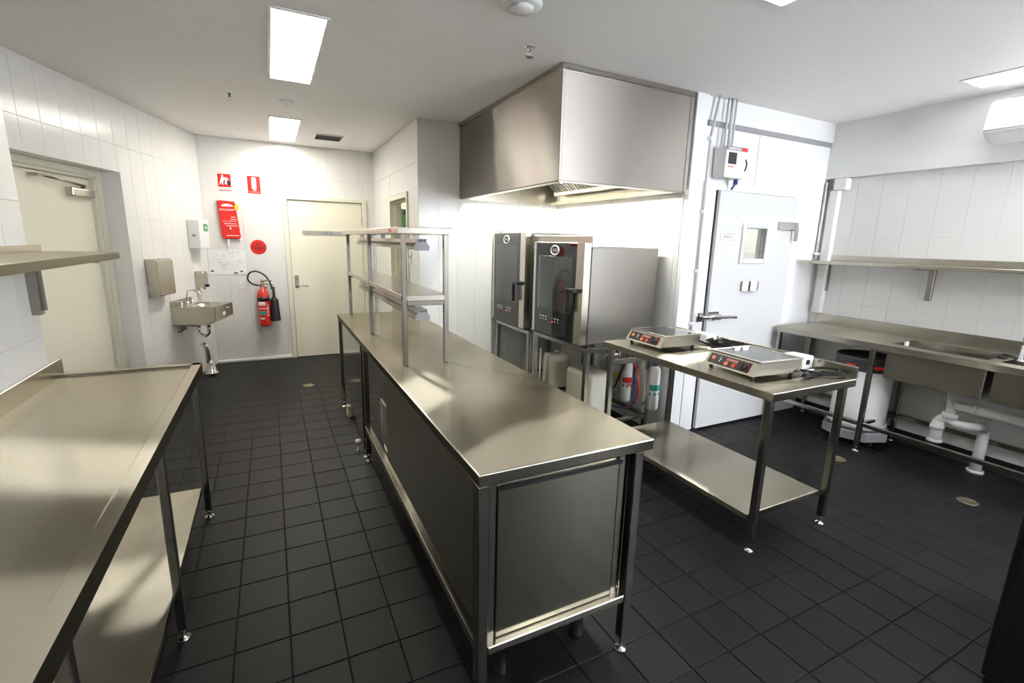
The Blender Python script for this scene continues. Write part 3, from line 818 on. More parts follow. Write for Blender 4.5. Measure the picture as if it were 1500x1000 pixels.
# ------------------------------------------------------------------ centre prep bench
pb = thing('prep_bench', 'long stainless steel prep bench in the middle with closed sides', 'bench', (0.865, 2.92, 0))
BX0, BX1, BY0, BY1 = 0.516, 1.212, 1.219, 4.630
b = MB(); b.box((BX0, BY0, 0.858), (BX1, BY1, 0.900), .004, 2); b.build('worktop', M_top, pb)
for y in (BY0 + .021, 3.41, BY1 - .03):
    leg(pb, BX0 + .021, y, .858, .038, .06)
    leg(pb, BX1 - .060, y, .858, .038, .06)
b = MB(); b.box((BX0 + .002, BY0 + .042, .245), (BX0 + .040, 3.315, .283), .003); b.build('side_rail', M_steel, pb)
b = MB(); b.box((BX0 + .042, BY0 + .002, .235), (BX1 - .08, BY0 + .040, .265), .003); b.build('end_rail', M_steel, pb)
b = MB(); b.box((BX1 - .08, BY0 + .042, .235), (BX1 - .042, BY1 - .05, .265), .003); b.build('side_rail', M_steel, pb)
b = MB(); b.box((BX0 + .0015, BY0 + .041, .365), (BX0 + .006, 2.56, .858)); b.build('side_panel', M_side, pb)
b = MB(); b.box((BX0 + .018, 3.430, .165), (BX0 + .022, BY1 - .05, .858)); b.build('side_panel', M_mirror, pb)
b = MB(); b.box((BX1 - .075, BY0 + .05, .270), (BX1 - .071, BY1 - .05, .858)); b.build('back_panel', M_side, pb)
leg(pb, BX0 + .024, 3.335, .858, .034, .06)
# heated cupboard under the bench
hc = thing('hot_cupboard', 'steel cupboard unit pushed under the near end of the prep bench', 'cupboard', (0.84, 2.0, 0))
b = MB(); b.box((.560, 1.265, .215), (1.115, 2.86, .845), .003); b.build('body', M_steel, hc)
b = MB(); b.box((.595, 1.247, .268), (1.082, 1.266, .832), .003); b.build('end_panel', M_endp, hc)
for xa, xb in ((.560, .592), (1.086, 1.115)):
    b = MB(); b.box((xa, 1.252, .235), (xb, 1.268, .845), .002); b.build('corner_post', M_tube, hc)
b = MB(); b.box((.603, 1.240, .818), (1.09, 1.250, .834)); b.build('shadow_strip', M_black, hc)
b = MB(); b.box((.540, 2.575, .37), (.562, 2.84, .845), .003); fr = b.build('vent_panel', M_steel, hc)
b = MB()
for k in range(12):
    z = .41 + k * .020
    b.box((.535, 2.59, z), (.542, 2.825, z + .009))
b.build('louvre', M_tube, fr)
for x, y in ((.67, 1.36), (1.03, 1.38), (.67, 2.75), (1.03, 2.75)):
    b = MB(); b.lathe([(.001, 0), (.03, 0), (.032, .006), (.028, .02), (.028, .14), (.034, .145), (.034, .216), (.001, .216)], (x, y, 0), n=20); b.build('leg', M_tube, hc)

# gantry shelves standing on the bench
ga = thing('heated_gantry', 'two tier stainless gantry shelf standing on the prep bench', 'shelf unit', (0.76, 3.58, 0.9))
for y in (2.572, 3.56, 4.60):
    for x in (.636, .872):
        b = MB(); b.box((x - .013, y - .013, .901), (x + .013, y + .013, 1.622), .002); b.build('post', M_post, ga)
b = MB(); b.box((.600, 2.535, 1.622), (.900, 4.74, 1.655), .002); ts_ = b.build('top_shelf', M_steel, ga)
b = MB(); b.box((.5985, 2.70, 1.628), (.6003, 2.74, 1.651)); tag(b.build('sticker', M_orange, ts_), 'small orange sticker')
b = MB(); b.box((.623, 2.56, 1.262), (.885, 4.66, 1.293), .002); b.build('middle_shelf', M_steel, ga)
for y in (2.572, 3.56, 4.60):
    b = MB(); b.box((.649, y - .013, 1.236), (.859, y + .013, 1.262), .002); b.build('cross_bar', M_tube, ga)
def lamp(zt, hang):
    y0, y1, xc = 2.56, 4.50, .735
    hl = MB().prism([(xc - .026, zt), (xc + .026, zt), (xc + .026, zt - .022), (xc + .042, zt - .040), (xc + .038, zt - .058), (xc - .038, zt - .058), (xc - .042, zt - .040), (xc - .026, zt - .022)], 'y', y0 + .004, y1).build('heat_lamp', M_steel, ga)
    MB().prism([(xc - .028, zt + .001), (xc + .028, zt + .001), (xc + .028, zt - .022), (xc + .045, zt - .040), (xc + .040, zt - .062), (xc - .040, zt - .062), (xc - .045, zt - .040), (xc - .028, zt - .022)], 'y', y0, y0 + .004, .001).build('end_cap', M_grey, hl)
    b = MB()
    for k in range(4):
        b.box((xc - .020 + k * .011, y0 - .001, zt - .016), (xc - .014 + k * .011, y0 + .001, zt - .003))
    b.build('vent_slot', M_ink, hl)
    for k in range(5):
        y = 2.64 + k * .44
        MB().box((xc - .02, y, zt - .002), (xc + .01, y + .012, zt + hang)).build('hanger', M_tube, hl)
lamp(1.597, .027)
lamp(1.214, .050)

t = thing('paper_box', 'small cream carton on the floor by the far bench leg', 'box', (0.555, 4.33, 0), 0.2)
b = MB(); b.box((-.03, -.035, 0), (.03, .035, .10), .003); b.build('carton', M_card, t, local=True)
b = MB(); b.box((-.0315, -.02, .03), (-.0295, .02, .075)); b.build('label', M_white, t, local=True)
b = MB(); b.box((-.02, -.025, .099), (.025, .03, .102)); b.build('flap', M_card, t, local=True)
t = thing('door_stop', 'small pale cap on a stalk beside the middle bench foot', 'cap', (0.50, 3.55, 0))
b = MB(); b.lathe([(.001, .0), (.018, 0), (.018, .004), (.005, .010), (.005, .055), (.001, .055)], (.50, 3.55, 0)); b.build('stalk', M_chrome, t)
b = MB(); b.lathe([(.001, .05), (.022, .05), (.022, .085), (.001, .085)], (.50, 3.55, 0)); b.build('cap', M_ivory, t)

# ------------------------------------------------------------------ left work table
lt = thing('work_table', 'stainless steel work table in the left foreground with raised rim', 'table', (-0.67, 1.3, 0))
LX0, LX1, LY0, LY1 = -.966, -.380, -.60, 3.035
b = MB(); b.box((LX0, LY0, .862), (LX1 - .045, LY1 - .045, .890), .001); b.build('worktop', M_top, lt)
b = MB()
b.prism([(LX1 - .050, .890), (LX1 - .042, .900), (LX1, .900), (LX1, .845), (LX1 - .004, .845), (LX1 - .004, .886), (LX1 - .050, .886)], 'y', LY0, LY1)
b.prism([(LY1 - .050, .890), (LY1 - .042, .900), (LY1, .900), (LY1, .845), (LY1 - .004, .845), (LY1 - .004, .886), (LY1 - .050, .886)], 'x', LX0, LX1 - .004)
b.build('raised_rim', M_top, lt)
b = MB(); b.box((LX0 - .010, LY0, .86), (LX0, LY1 + .02, .974), .002); b.build('splashback', M_steel, lt)
for y in (2.975, 2.028, 1.08, .13):
    leg(lt, -.418, y, .862, .030, .045)
    leg(lt, -.925, y, .862, .030, .045)
b = MB(); b.box((-.945, LY0 + .1, .172), (-.437, 2.95, .200), .002); b.build('undershelf', M_top, lt)
# left wall shelf
ws = thing('wall_shelf', 'stainless wall shelf above the left work table', 'shelf', (-.985, 2.0, 1.45))
b = MB(); b.box((-.981, -.3, 1.462), (-.682, 3.07, 1.4955), .002); b.build('shelf_board', M_top, ws)
b = MB(); b.box((-.981, -.3, 1.4955), (-.975, 3.07, 1.525), .001); b.build('upstand', M_steel, ws)
b = MB(); b.box((-.981, 2.86, 1.215), (-.945, 2.90, 1.462), .003).box((-.945, 2.878, 1.235), (-.930, 2.884, 1.462)).box((-.945, 2.86, 1.450), (-.72, 2.90, 1.462)); b.build('bracket', M_tube, ws)
b = MB(); b.box((-.981, 1.2, 1.215), (-.945, 1.24, 1.462), .003); b.build('bracket', M_tube, ws)
t = thing('wall_hook', 'small steel hook plate on the wall edge beside the shelf bracket', 'hook', (-.985, 2.935, 1.28))
b = MB(); b.box((-.981, 2.915, 1.24), (-.974, 2.938, 1.34), .002); b.build('plate', M_tube, t)
b = MB(); b.tube([(-.975, 2.927, 1.335), (-.955, 2.927, 1.33), (-.952, 2.927, 1.26), (-.965, 2.927, 1.25)], .004, 6); b.build('hook', M_tube, t)

# ------------------------------------------------------------------ right table with induction cookers
rt = thing('side_table', 'stainless steel table with splashback holding two induction cookers', 'table', (2.5, 2.07, 0))
b = MB(); b.box((2.146, 1.4015, .855), (2.852, 2.745, .900), .004, 2); b.build('worktop', M_top, rt)
b = MB(); b.box((2.838, 1.4015, .899), (2.856, 2.745, .966), .003); b.build('splashback', M_steel, rt)
for x in (2.188, 2.812):
    for y in (1.445, 2.705):
        leg(rt, x, y, .856, .036, .05)
b = MB(); b.box((2.170, 1.470, .172), (2.795, 2.69, .205), .0025); b.build('undershelf', M_top, rt)

def induction(loc, rz, label):
    t = thing('induction_cooker', label, 'cooker', loc, rz, 'induction cookers on the right table')
    W = .172
    body = [(-.165, .030), (-.118, .100), (.20, .100), (.20, .028)]
    MB().prism(body, 'y', -W, W, .002).build('body', M_steel, t, local=True)
    # sloped control panel slightly proud; local frame on slope
    p0, p1 = Vector((-.165, 0, .030)), Vector((-.118, 0, .100))
    ex = Vector((0, -1, 0)); ez = (p1 - p0).normalized(); en = ex.cross(ez) * -1
    if en.x > 0: en = -en
    L = (p1 - p0).length
    Tp = Matrix.Identity(4)
    c = (p0 + p1) / 2
    for i in range(3):
        Tp[i][0], Tp[i][1], Tp[i][2], Tp[i][3] = ex[i], -en[i], ez[i], c[i]
    # in this frame x runs to the right seen from the front, -y is outward, z up the slope
    pn = MB(Tp).box((-W + .022, -.0025, -L / 2 + .012), (W - .042, 0.001, L / 2 - .012), .001).build('control_panel', M_black, t, local=True)
    MB(Tp).cyl((-.118, -.005, .004), (-.118, -.002, .004), .012, n=16).build('power_button', M_orange, pn, local=True)
    MB(Tp).cyl((-.022, -.005, -.012), (-.022, -.002, -.012), .013, n=16).build('function_button', M_orange, pn, local=True)
    MB(Tp).cyl((.028, -.005, -.012), (.028, -.002, -.012), .013, n=16).build('function_button', M_rbtn, pn, local=True)
    MB(Tp).box((-.030, -.0045, .006), (.048, -.002, .022), .0008).build('display', M_disp, pn, local=True)
    b = MB(Tp)
    for k in range(3):
        b.box((-.075, -.004, -.010 + k * .011), (-.066 + .003 * (k % 2), -.002, -.006 + k * .011))
    b.build('icon', M_white, pn, local=True)
    kb = MB(Tp).cyl((.095, -.020, -.002), (.095, -.002, -.002), .020, .022, n=20).box((.092, -.024, -.020), (.098, -.019, .016)).build('knob', M_black, pn, local=True)
    ring = MB(Tp).tube([(.095 + .026 * math.cos(a), -.003, -.002 + .026 * math.sin(a)) for a in [math.radians(-60 + k * 15) for k in range(17)]], .0018, 6)
    ring.build('dial_mark', M_red, pn, local=True)
    # cooktop
    tf = MB()
    tf.box((-.122, -W - .004, .100), (-.098, W + .004, .108), .0015).box((.185, -W - .004, .100), (.205, W + .004, .108), .0015).box((-.098, -W - .004, .100), (.185, -W + .018, .108), .0015).box((-.098, W - .018, .100), (.185, W + .004, .108), .0015)
    tf = tf.build('top_frame', M_steel, t, local=True)
    MB().box((-.098, -W + .018, .099), (.185, W - .018, .1065)).build('glass', M_ceram, tf, local=True)
    for x in (-.13, .165):
        for y in (-W + .03, W - .03):
            MB().cyl((x, y, 0.0), (x, y, .030), .011, .013, n=12).build('foot', M_black, t, local=True)
    b = MB()
    b.box((.199, -.10, .045), (.203, .02, .085))
    b.build('rear_grille', M_black, t, local=True)
    return t
ck1 = induction((2.415, 2.462, .900), 0.0, 'farther induction cooker with red buttons on the right table')
ck2 = induction((2.388, 1.735, .900), -0.06, 'nearer induction cooker with red buttons on the right table')

def outlet(y0, y1, label):
    t = thing('power_outlet', label, 'power outlet', (2.80, y0, .9), 0, 'white outlet boxes along the splashback')
    MB().box((2.735, y0, .902), (2.836, y1, .978), .004).build('box', M_plast, t)
    MB().box((2.765, y0 - .003, .93), (2.80, y0 + .001, .958), .002).build('socket', M_black, t)
outlet(1.64, 1.765, 'white outlet box behind the nearer induction cooker')
outlet(2.335, 2.50, 'white outlet box behind the farther induction cooker')
def root_inv(o):
    return (Matrix.Translation(o.location) @ Matrix.Rotation(o.rotation_euler.z, 4, 'Z')).inverted()
pts = []
for k in range(26):
    a = k * .62
    pts.append((2.765 + .045 * math.cos(a) + .006 * math.sin(k), 2.215 + .125 * math.sin(a) + .02 * math.cos(2.1 * k), .908 + .0014 * k + .010 * abs(math.sin(1.7 * k))))
Q = root_inv(ck1)
cd1 = MB(Q).tube([(2.60, 2.42, .96), (2.66, 2.41, .945), (2.72, 2.39, .93), (2.745, 2.31, .912)] + pts, .0062, 7, sub=3).build('power_cord', M_rubber, ck1, local=True)
MB(Q).box((2.72, 2.03, .902), (2.75, 2.075, .928), .006).build('plug', M_black, cd1, local=True)
Q = root_inv(ck2)
pts = [(2.575, 1.68, .96), (2.62, 1.66, .945), (2.66, 1.60, .918), (2.70, 1.53, .915), (2.76, 1.54, .912), (2.80, 1.50, .912), (2.82, 1.465, .918), (2.78, 1.445, .922), (2.72, 1.48, .918), (2.66, 1.53, .918), (2.70, 1.57, .930), (2.77, 1.53, .938), (2.805, 1.48, .934), (2.75, 1.46, .928), (2.70, 1.50, .924), (2.66, 1.522, .915), (2.60, 1.52, .918)]
cd2 = MB(Q).tube(pts, .0075, 7, sub=5).build('power_cord', M_rubber, ck2, local=True)
pg = MB(Q).box((2.555, 1.505, .902), (2.60, 1.535, .935), .008).build('plug', M_black, cd2, local=True)
MB(Q).box((2.545, 1.510, .908), (2.556, 1.514, .915)).box((2.545, 1.526, .908), (2.556, 1.530, .915)).box((2.545, 1.518, .922), (2.556, 1.522, .929)).build('pins', M_chrome, cd2, local=True)
MB(Q).box((2.66, 1.548, .928), (2.70, 1.566, .932), .001).build('cord_tag', M_white, cd2, local=True)

# ------------------------------------------------------------------ sink bench on the right wall
sb = thing('sink_bench', 'long stainless sink bench with splashback along the right wall', 'sink bench', (4.42, 1.0, 0))
SX0, SX1, SY0, SY1 = 4.117, 4.715, -1.2, 2.760
bowls = ((1.330, 1.890), (.690, 1.265))
b = MB()
b.box((SX0, SY0, .850), (4.235, SY1, .900), .0025)
b.box((4.60, SY0, .870), (SX1, SY1, .900))
edges = [SY1, bowls[0][1], bowls[0][0], bowls[1][1], bowls[1][0], SY0]
for k in (0, 2, 4):
    b.box((4.234, edges[k + 1], .870), (4.601, edges[k], .900))
b.build('worktop', M_top, sb)
b = MB(); b.box((4.700, SY0, .885), (4.716, SY1, .992), .002); b.build('splashback', M_steel, sb)
for y0, y1 in bowls:
    b = MB()
    e = .012
    b.box((4.222, y0 - e, .625), (4.235, y1 + e, .872), .002).box((4.60, y0 - e, .625), (4.613, y1 + e, .872), .002)
    b.box((4.235, y0 - e, .625), (4.60, y0, .872), .002).box((4.235, y1, .625), (4.60, y1 + e, .872), .002).box((4.235, y0, .625), (4.60, y1, .637))
    bw = b.build('bowl', M_steel, sb)
    b = MB(); b.lathe([(.045, .637), (.045, .640), (.02, .638), (.001, .638)], (4.42, (y0 + y1) / 2, 0), n=20); b.build('waste', M_chrome, bw)
for y in (2.735, 1.960, .62, -.6):
    leg(sb, 4.147, y, .852, .034, .04)
    leg(sb, 4.675, y, .872, .034, .04)
for y0, y1 in ((-.6, .60), (.64, 1.94), (1.98, 2.715)):
    b = MB(); b.box((4.131, y0, .215), (4.163, y1, .247), .003); b.build('front_rail', M_tube, sb)
    b = MB(); b.box((4.66, y0, .215), (4.69, y1, .247), .003); b.build('rear_rail', M_tube, sb)
for y in (1.96, .62, 2.735):
    b = MB(); b.box((4.165, y - .015, .217), (4.66, y + .015, .245), .003); b.build('cross_rail', M_tube, sb)
# standpipe and plug
b = MB(); b.cyl((4.36, 1.845, .64), (4.36, 1.845, .915), .017, n=16); tag(b.build('standpipe', M_chrome), 'chrome overflow standpipe in the farther sink bowl', 'standpipe')
t = thing('sink_plug', 'black rubber plug with handle on the sink bench', 'plug', (4.42, 1.298, .9))
b = MB(); b.cyl((4.41, 1.318, .901), (4.41, 1.318, .918), .026, .020, n=18).tube([(4.41, 1.318, .925), (4.44, 1.275, .918), (4.46, 1.25, .906)], .010, 8); b.build('plug', M_black, t)
b = MB(); b.tube([(4.38, 1.30, .905), (4.40, 1.285, .915), (4.45, 1.30, .905)], .006, 6); b.build('chain', M_black, t)
t = thing('pillar_tap', 'chrome tap pillar on the sink bench at the frame edge', 'tap', (4.44, 1.20, .9))
# waste pipes
t = thing('waste_trap', 'white plastic waste trap beneath the farther sink bowl', 'waste pipe', (4.42, 1.5, .2))
tx, ty = 4.42, 1.52
b = MB(); b.cyl((tx, ty, .625), (tx, ty, .54), .045, .038, n=18).cyl((tx, ty, .54), (tx, ty, .40), .030, n=16).cyl((tx, ty + .055, .545), (tx, ty + .02, .50), .012, n=10); b.build('tailpiece', M_pvc, t)
for q0, q1, ra, rb in (((tx, ty, .435), (tx, ty, .395), .046, .046), ((tx - .01, ty + .055, .325), (tx - .01, ty + .055, .295), .044, .044), ((tx - .01, ty + .055, .215), (tx - .01, ty + .055, .195), .044, .050)):
    b = MB(); b.cyl(q0, q1, ra, rb, n=18); b.build('union_nut', M_pvc, t)
b = MB(); b.cyl((tx - .01, ty + .055, .36), (tx - .01, ty + .055, .20), .036, n=18).tube([(tx - .01, ty + .055, .33), (tx - .01, ty + .045, .375), (tx, ty, .385), (tx, ty - .05, .365), (tx + .03, ty - .11, .365), (tx + .12, ty - .15, .36), (tx + .16, ty - .155, .32)], .030, 14, sub=4); b.build('trap', M_pvc, t)
b = MB(); b.tube([(tx + .16, ty - .155, .34), (tx + .16, ty - .155, .02)], .034, 16).cyl((tx + .16, ty - .155, .02), (tx + .16, ty - .155, .0), .05, n=16); b.build('downpipe', M_pvc, t)
b = MB(); b.tube([(tx, ty - .02, .50), (tx, ty - .3, .495), (tx, ty - 1.6, .47)], .032, 14).cyl((tx, ty - .12, .499), (tx, ty - .145, .498), .037, n=16); b.build('horizontal_pipe', M_pvc, t)
b = MB(); b.cyl((4.42, .98, .625), (4.42, .98, .52), .04, n=16); b.build('second_tailpiece', M_pvc, t)
bpy.data.objects.remove(bpy.data.objects['pillar_tap'])
t = thing('sink_tap', 'chrome tap pillar by the right edge of the photo', 'tap', (4.40, 1.225, .9))
b = MB(); b.lathe([(.022, 0), (.022, .008), (.012, .014), (.012, .11), (.001, .112)], (4.40, 1.222, .9)); b.build('pillar', M_chrome, t)
b = MB(); b.tube([(4.40, 1.222, 1.0), (4.40, 1.222, 1.09), (4.40, 1.17, 1.13), (4.40, 1.08, 1.12), (4.40, 1.03, 1.05)], .009, 10, sub=4); b.build('spout', M_chrome, t)

# bin under the sink bench
bn = thing('storage_drum', 'round white drum with black lid under the sink bench', 'bin', (4.42, 2.125, .135))
c = (4.42, 2.125, 0)
b = MB(); b.lathe([(.001, .135), (.192, .135), (.197, .15), (.203, .64), (.001, .64)], c, n=36); b.build('drum', M_plast, bn)
b = MB(); b.lathe([(.205, .630), (.214, .635), (.214, .715), (.217, .72), (.217, .740), (.205, .742), (.198, .722), (.001, .718)], c, n=36); ld = b.build('lid', M_dgrey, bn)
for a0 in (2.95, 3.85):
    b = MB()
    for k in range(5):
        q0, q1 = a0 + k * .065, a0 + (k + 1) * .065
        b.prism([(c[0] + .2155 * math.cos(q0), c[1] + .2155 * math.sin(q0)), (c[0] + .2155 * math.cos(q1), c[1] + .2155 * math.sin(q1)), (c[0] + .212 * math.cos(q1), c[1] + .212 * math.sin(q1)), (c[0] + .212 * math.cos(q0), c[1] + .212 * math.sin(q0))], 'z', .662, .686)
    tag(b.build('label', M_red, ld), 'red label on the lid')
b = MB(); b.lathe([(.203, .15), (.212, .153), (.212, .175), (.203, .178)], c, n=36); b.build('base_band', M_plast, bn)
dl = thing('drum_dolly', 'grey plastic dolly with casters carrying the white drum', 'dolly', (4.42, 2.125, 0))
b = MB(); b.lathe([(.001, .06), (.235, .05), (.245, .055), (.245, .12), (.235, .128), (.215, .128), (.213, .115), (.001, .115)], c, n=8, smooth=False); b.build('deck', M_grey, dl)
for k in range(5):
    a = k * 2 * PI / 5 + .4
    b = MB(); b.cyl((c[0] + .2 * math.cos(a) - .012, c[1] + .2 * math.sin(a), .026), (c[0] + .2 * math.cos(a) + .012, c[1] + .2 * math.sin(a), .026), .026, n=14).box((c[0] + .2 * math.cos(a) - .016, c[1] + .2 * math.sin(a) - .014, .035), (c[0] + .2 * math.cos(a) + .016, c[1] + .2 * math.sin(a) + .014, .062)); b.build('caster', M_black, dl)

# wall shelf over the sink bench
sh = thing('sink_wall_shelf', 'long stainless wall shelf above the sink bench', 'shelf', (4.72, 1.5, 1.2))
b = MB(); b.box((4.40, -.8, 1.468), (4.718, 2.80, 1.494), .002); b.build('shelf_board', M_steel, sh)
b = MB(); b.box((4.708, -.8, 1.494), (4.718, 2.745, 1.543), .001); b.build('upstand', M_steel, sh)
for y in (2.725, 1.912, 1.05, .2):
    b = MB(); b.box((4.690, y - .020, 1.213), (4.720, y + .020, 1.468), .002).box((4.44, y - .018, 1.456), (4.690, y + .018, 1.468)); b.build('bracket', M_tube, sh)
# trunking in the corner
tr = thing('pipe_trunking', 'white boxed pipe trunking in the corner by the cold room', 'trunking', (4.70, 2.75, 1.0))
b = MB(); b.box((4.660, 2.715, 1.0), (4.722, 2.790, 2.125), .004); b.build('duct', M_plast, tr)
b = MB(); b.box((4.645, 2.645, 2.125), (4.722, 2.755, 2.228), .006); b.build('junction_box', M_plast, tr)
b = MB(); b.box((4.690, 2.755, 2.145), (4.722, 2.845, 2.215), .004); b.build('elbow', M_grey, tr)
t = thing('corner_pipe', 'thin white pipe with cap in the corner above the shelf end', 'pipe', (4.62, 2.825, 1.5))
b = MB(); b.cyl((4.66, 2.825, 1.50), (4.66, 2.825, 2.2), .010, n=10); b.build('pipe', M_pvc, t)
b = MB(); b.cyl((4.66, 2.825, 1.54), (4.66, 2.825, 1.565), .028, n=16); b.build('cap', M_plast, t)
# air conditioner
ac = thing('air_conditioner', 'white split air conditioner high on the right wall', 'air conditioner', (4.62, 1.33, 2.35))
prof = [(4.695, 2.635), (4.56, 2.630), (4.515, 2.600), (4.490, 2.52), (4.482, 2.44), (4.480, 2.415), (4.53, 2.385), (4.60, 2.352), (4.695, 2.352)]
b = MB(); b.prism(prof, 'y', .86, 1.705, .006); b.build('casing', M_plast, ac)
b = MB(); b.prism([(4.4805, 2.432), (4.4775, 2.430), (4.4775, 2.424), (4.4805, 2.422)], 'y', .87, 1.70); b.build('panel_line', M_grey, ac)
b = MB(); b.prism([(4.50, 2.400), (4.512, 2.388), (4.60, 2.346), (4.592, 2.352)], 'y', .88, 1.66); b.build('air_flap', M_plast, ac)
b = MB(); b.box((4.575, .90, 2.634), (4.66, 1.62, 2.638)); b.build('top_grille', M_grey, ac)
b = MB(); b.box((4.482, 1.50, 2.446), (4.4835, 1.62, 2.452)); b.build('print', M_greyink, ac)
# floor drains
for (x, y), lb in (((0.276, 5.454), 'round brass floor drain in the far aisle'), ((3.849, 1.927), 'worn round floor drain near the sink bench leg'), ((3.983, 1.186), 'worn round floor drain at the right below the sinks')):
    t = thing('floor_drain', lb, 'drain', (x, y, 0))
    b = MB(); b.lathe([(.055, 0.0), (.055, .002), (.043, .003), (.042, .001), (.001, .001)], n=28); b.build('rim', M_brass, t, local=True)
    b = MB()
    for k in range(5):
        b.box((-.034 + .004 * abs(k - 2), -.030 + k * .0135, .0005), (.034 - .004 * abs(k - 2), -.024 + k * .0135, .0025))
    b.build('grate', M_brass, t, local=True)

# black cabinet at the right edge of the frame
bc = thing('black_cabinet', 'black cabinet edge at the lower right of the photo', 'cabinet', (2.60, .27, 0))
b = MB(); b.box((2.305, -.10, .03), (2.95, .540, .86), .004); b.build('body', M_black, bc)
b = MB(); b.box((2.300, -.08, .06), (2.306, .515, .84), .002); b.build('side_panel', M_black, bc)
b = MB(); b.box((2.31, -.09, 0), (2.94, .53, .03)); b.build('plinth', M_black, bc)

# ------------------------------------------------------------------ items on the angled wall and far wall
def onA(s, z):
    p = T2 @ Vector((s, 0.0036, z))
    return (p.x, p.y, p.z)
t = thing('towel_dispenser', 'large stainless paper towel dispenser on the left wall', 'dispenser', onA(1.21, .985), ang2)
b = MB(); b.prism([(0, 0), (.105, .02), (.105, .345), (.08, .365), (0, .365)], 'x', -.15, .15, .004); b.build('case', M_steel, t, local=True)
b = MB(); b.box((-.155 + .004, .03, .02), (-.149, .05, .06)); b.build('sight_slot', M_black, t, local=True)
b = MB(); b.cyl((.02, .06, .362), (.02, .06, .378), .010, n=12); b.build('lock', M_chrome, t, local=True)
t = thing('first_aid_box', 'white first aid box with green label on the left wall', 'box', onA(.325, 1.435), ang2)
b = MB(); b.box((-.12, 0, 0), (.12, .125, .315), .008, 2); b.build('case', M_plast, t, local=True)
b = MB(); b.box((-.09, .125, .19), (.01, .127, .27)); lb_ = b.build('label', M_green, t, local=True)
b = MB(); b.box((-.047, .1272, .205), (-.033, .1285, .255)).box((-.065, .1272, .223), (-.015, .1285, .237)); b.build('cross', M_white, lb_, local=True)
b = MB(); b.prism([(.12 + .001 + 0, .05), (.12 + .012, .05), (.12 + .012, .085), (.121, .085)], 'z', .13, .155, .003); b.build('catch', M_grey, t, local=True)
b = MB(); b.cyl((-.02, .06, .314), (-.02, .06, .33), .012, n=12); b.build('hanger', M_plast, t, local=True)
t = thing('soap_dispenser', 'small stainless soap dispenser above the hand basin', 'dispenser', onA(.335, .99), ang2)
b = MB(); b.prism([(0, 0), (.085, .0), (.095, .03), (.095, .17), (.08, .185), (0, .185)], 'x', -.05, .05, .003); b.build('case', M_steel, t, local=True)
b = MB(); b.box((-.018, .09, .005), (.018, .12, .04), .006).cyl((0, .07, 0), (0, .07, -.02), .010, n=10); b.build('push_button', M_black, t, local=True)
hb = thing('hand_basin', 'small wall hung stainless hand basin on the left wall', 'basin', onA(.765, .66), ang2)
Wb = .232
b = MB()
b.prism([(0, 0), (.34, 0), (.42, .05), (.42, .185), (.412, .185), (.412, .055), (.335, .008), (0, .008)], 'x', -Wb, Wb)
b.prism([(0, 0), (.34, 0), (.42, .05), (.42, .185), (0, .185)], 'x', Wb - .006, Wb).prism([(0, 0), (.34, 0), (.42, .05), (.42, .185), (0, .185)], 'x', -Wb, -Wb + .006)
b.build('apron', M_steel, hb, local=True)
b = MB()
n = 28
bm_ = b.bm
cx_, cy_, rr = 0.0, .245, .135
outer, inner = [], []
for k in range(n):
    a = 2 * PI * k / n
    dx, dy = math.cos(a), math.sin(a)
    q = min((Wb - .004) / max(abs(dx), 1e-6), ((.416 - cy_) if dy > 0 else (cy_ - .002)) / max(abs(dy), 1e-6))
    outer.append(Vector((cx_ + dx * q, cy_ + dy * q, .186)))
    inner.append((dx, dy))
rings = [outer] + [[Vector((cx_ + dx * r, cy_ + dy * r, z)) for dx, dy in inner] for r, z in ((rr, .186), (rr - .008, .18), (rr - .03, .10), (rr - .07, .065), (.02, .06))]
b._rings(rings, caps=False)
bm_.faces.new(b.bm.verts[-n:])
b.build('bowl', M_steel, hb, local=True)
b = MB(); b.box((-Wb, 0, .185), (Wb, .008, .245), .002); b.build('splash_lip', M_steel, hb, local=True)
b = MB(); b.tube([(-.03, .05, .19), (-.03, .05, .29), (-.03, .075, .335), (-.03, .13, .34), (-.03, .175, .315), (-.03, .185, .28)], .010, 10, sub=4).lathe([(.024, .186), (.020, .21), (.012, .22)], (-.03, .05, 0)); b.build('spout', M_chrome, hb, local=True)
b = MB(); b.cyl((.10, .05, .186), (.10, .05, .215), .014, n=14).cyl((-.14, .05, .186), (-.14, .05, .215), .014, n=14).tube([(.12, .05, .225), (.08, .05, .225)], .008, 8); b.build('tap_button', M_chrome, hb, local=True)
b = MB(); b.box((-.15, .4195, .13), (-.02, .4215, .165)); st = b.build('sticker', M_black, hb, local=True)
b = MB()
for k in range(6):
    b.box((-.135 + .018 * k, .4214, .138), (-.123 + .018 * k, .4222, .156))
b.build('print', M_white, st, local=True)
b = MB(); b.box((-.02, .4195, .075), (.05, .4215, .115)); b.build('sticker', M_white, hb, local=True)
b = MB(); b.cyl((0, .245, .06), (0, .245, -.06), .018, n=12).tube([(0, .245, -.04), (0, .245, -.12), (0, .20, -.155), (0, .15, -.13), (0, .145, -.07), (0, .10, -.045), (0, .005, -.045)], .017, 10, sub=4).cyl((0, .245, -.02), (0, .245, -.05), .026, n=12).cyl((0, .145, -.07), (0, .145, -.04), .026, n=12); b.build('trap', M_chrome, hb, local=True)
b = MB(); b.box((.03, .02, -.045), (.19, .07, -.005), .01).cyl((.08, .05, -.045), (.08, .05, -.075), .014, n=10).cyl((.15, .05, -.045), (.15, .05, -.075), .014, n=10).tube([(.15, .05, -.07), (.15, .03, -.085), (.15, .004, -.085)], .008, 8); b.build('mixing_valve', M_tube, hb, local=True)
t = thing('cleaning_valve', 'chrome pipe with flared foot near the wall corner below the basin', 'pipe', (-.72, 6.32, 0))
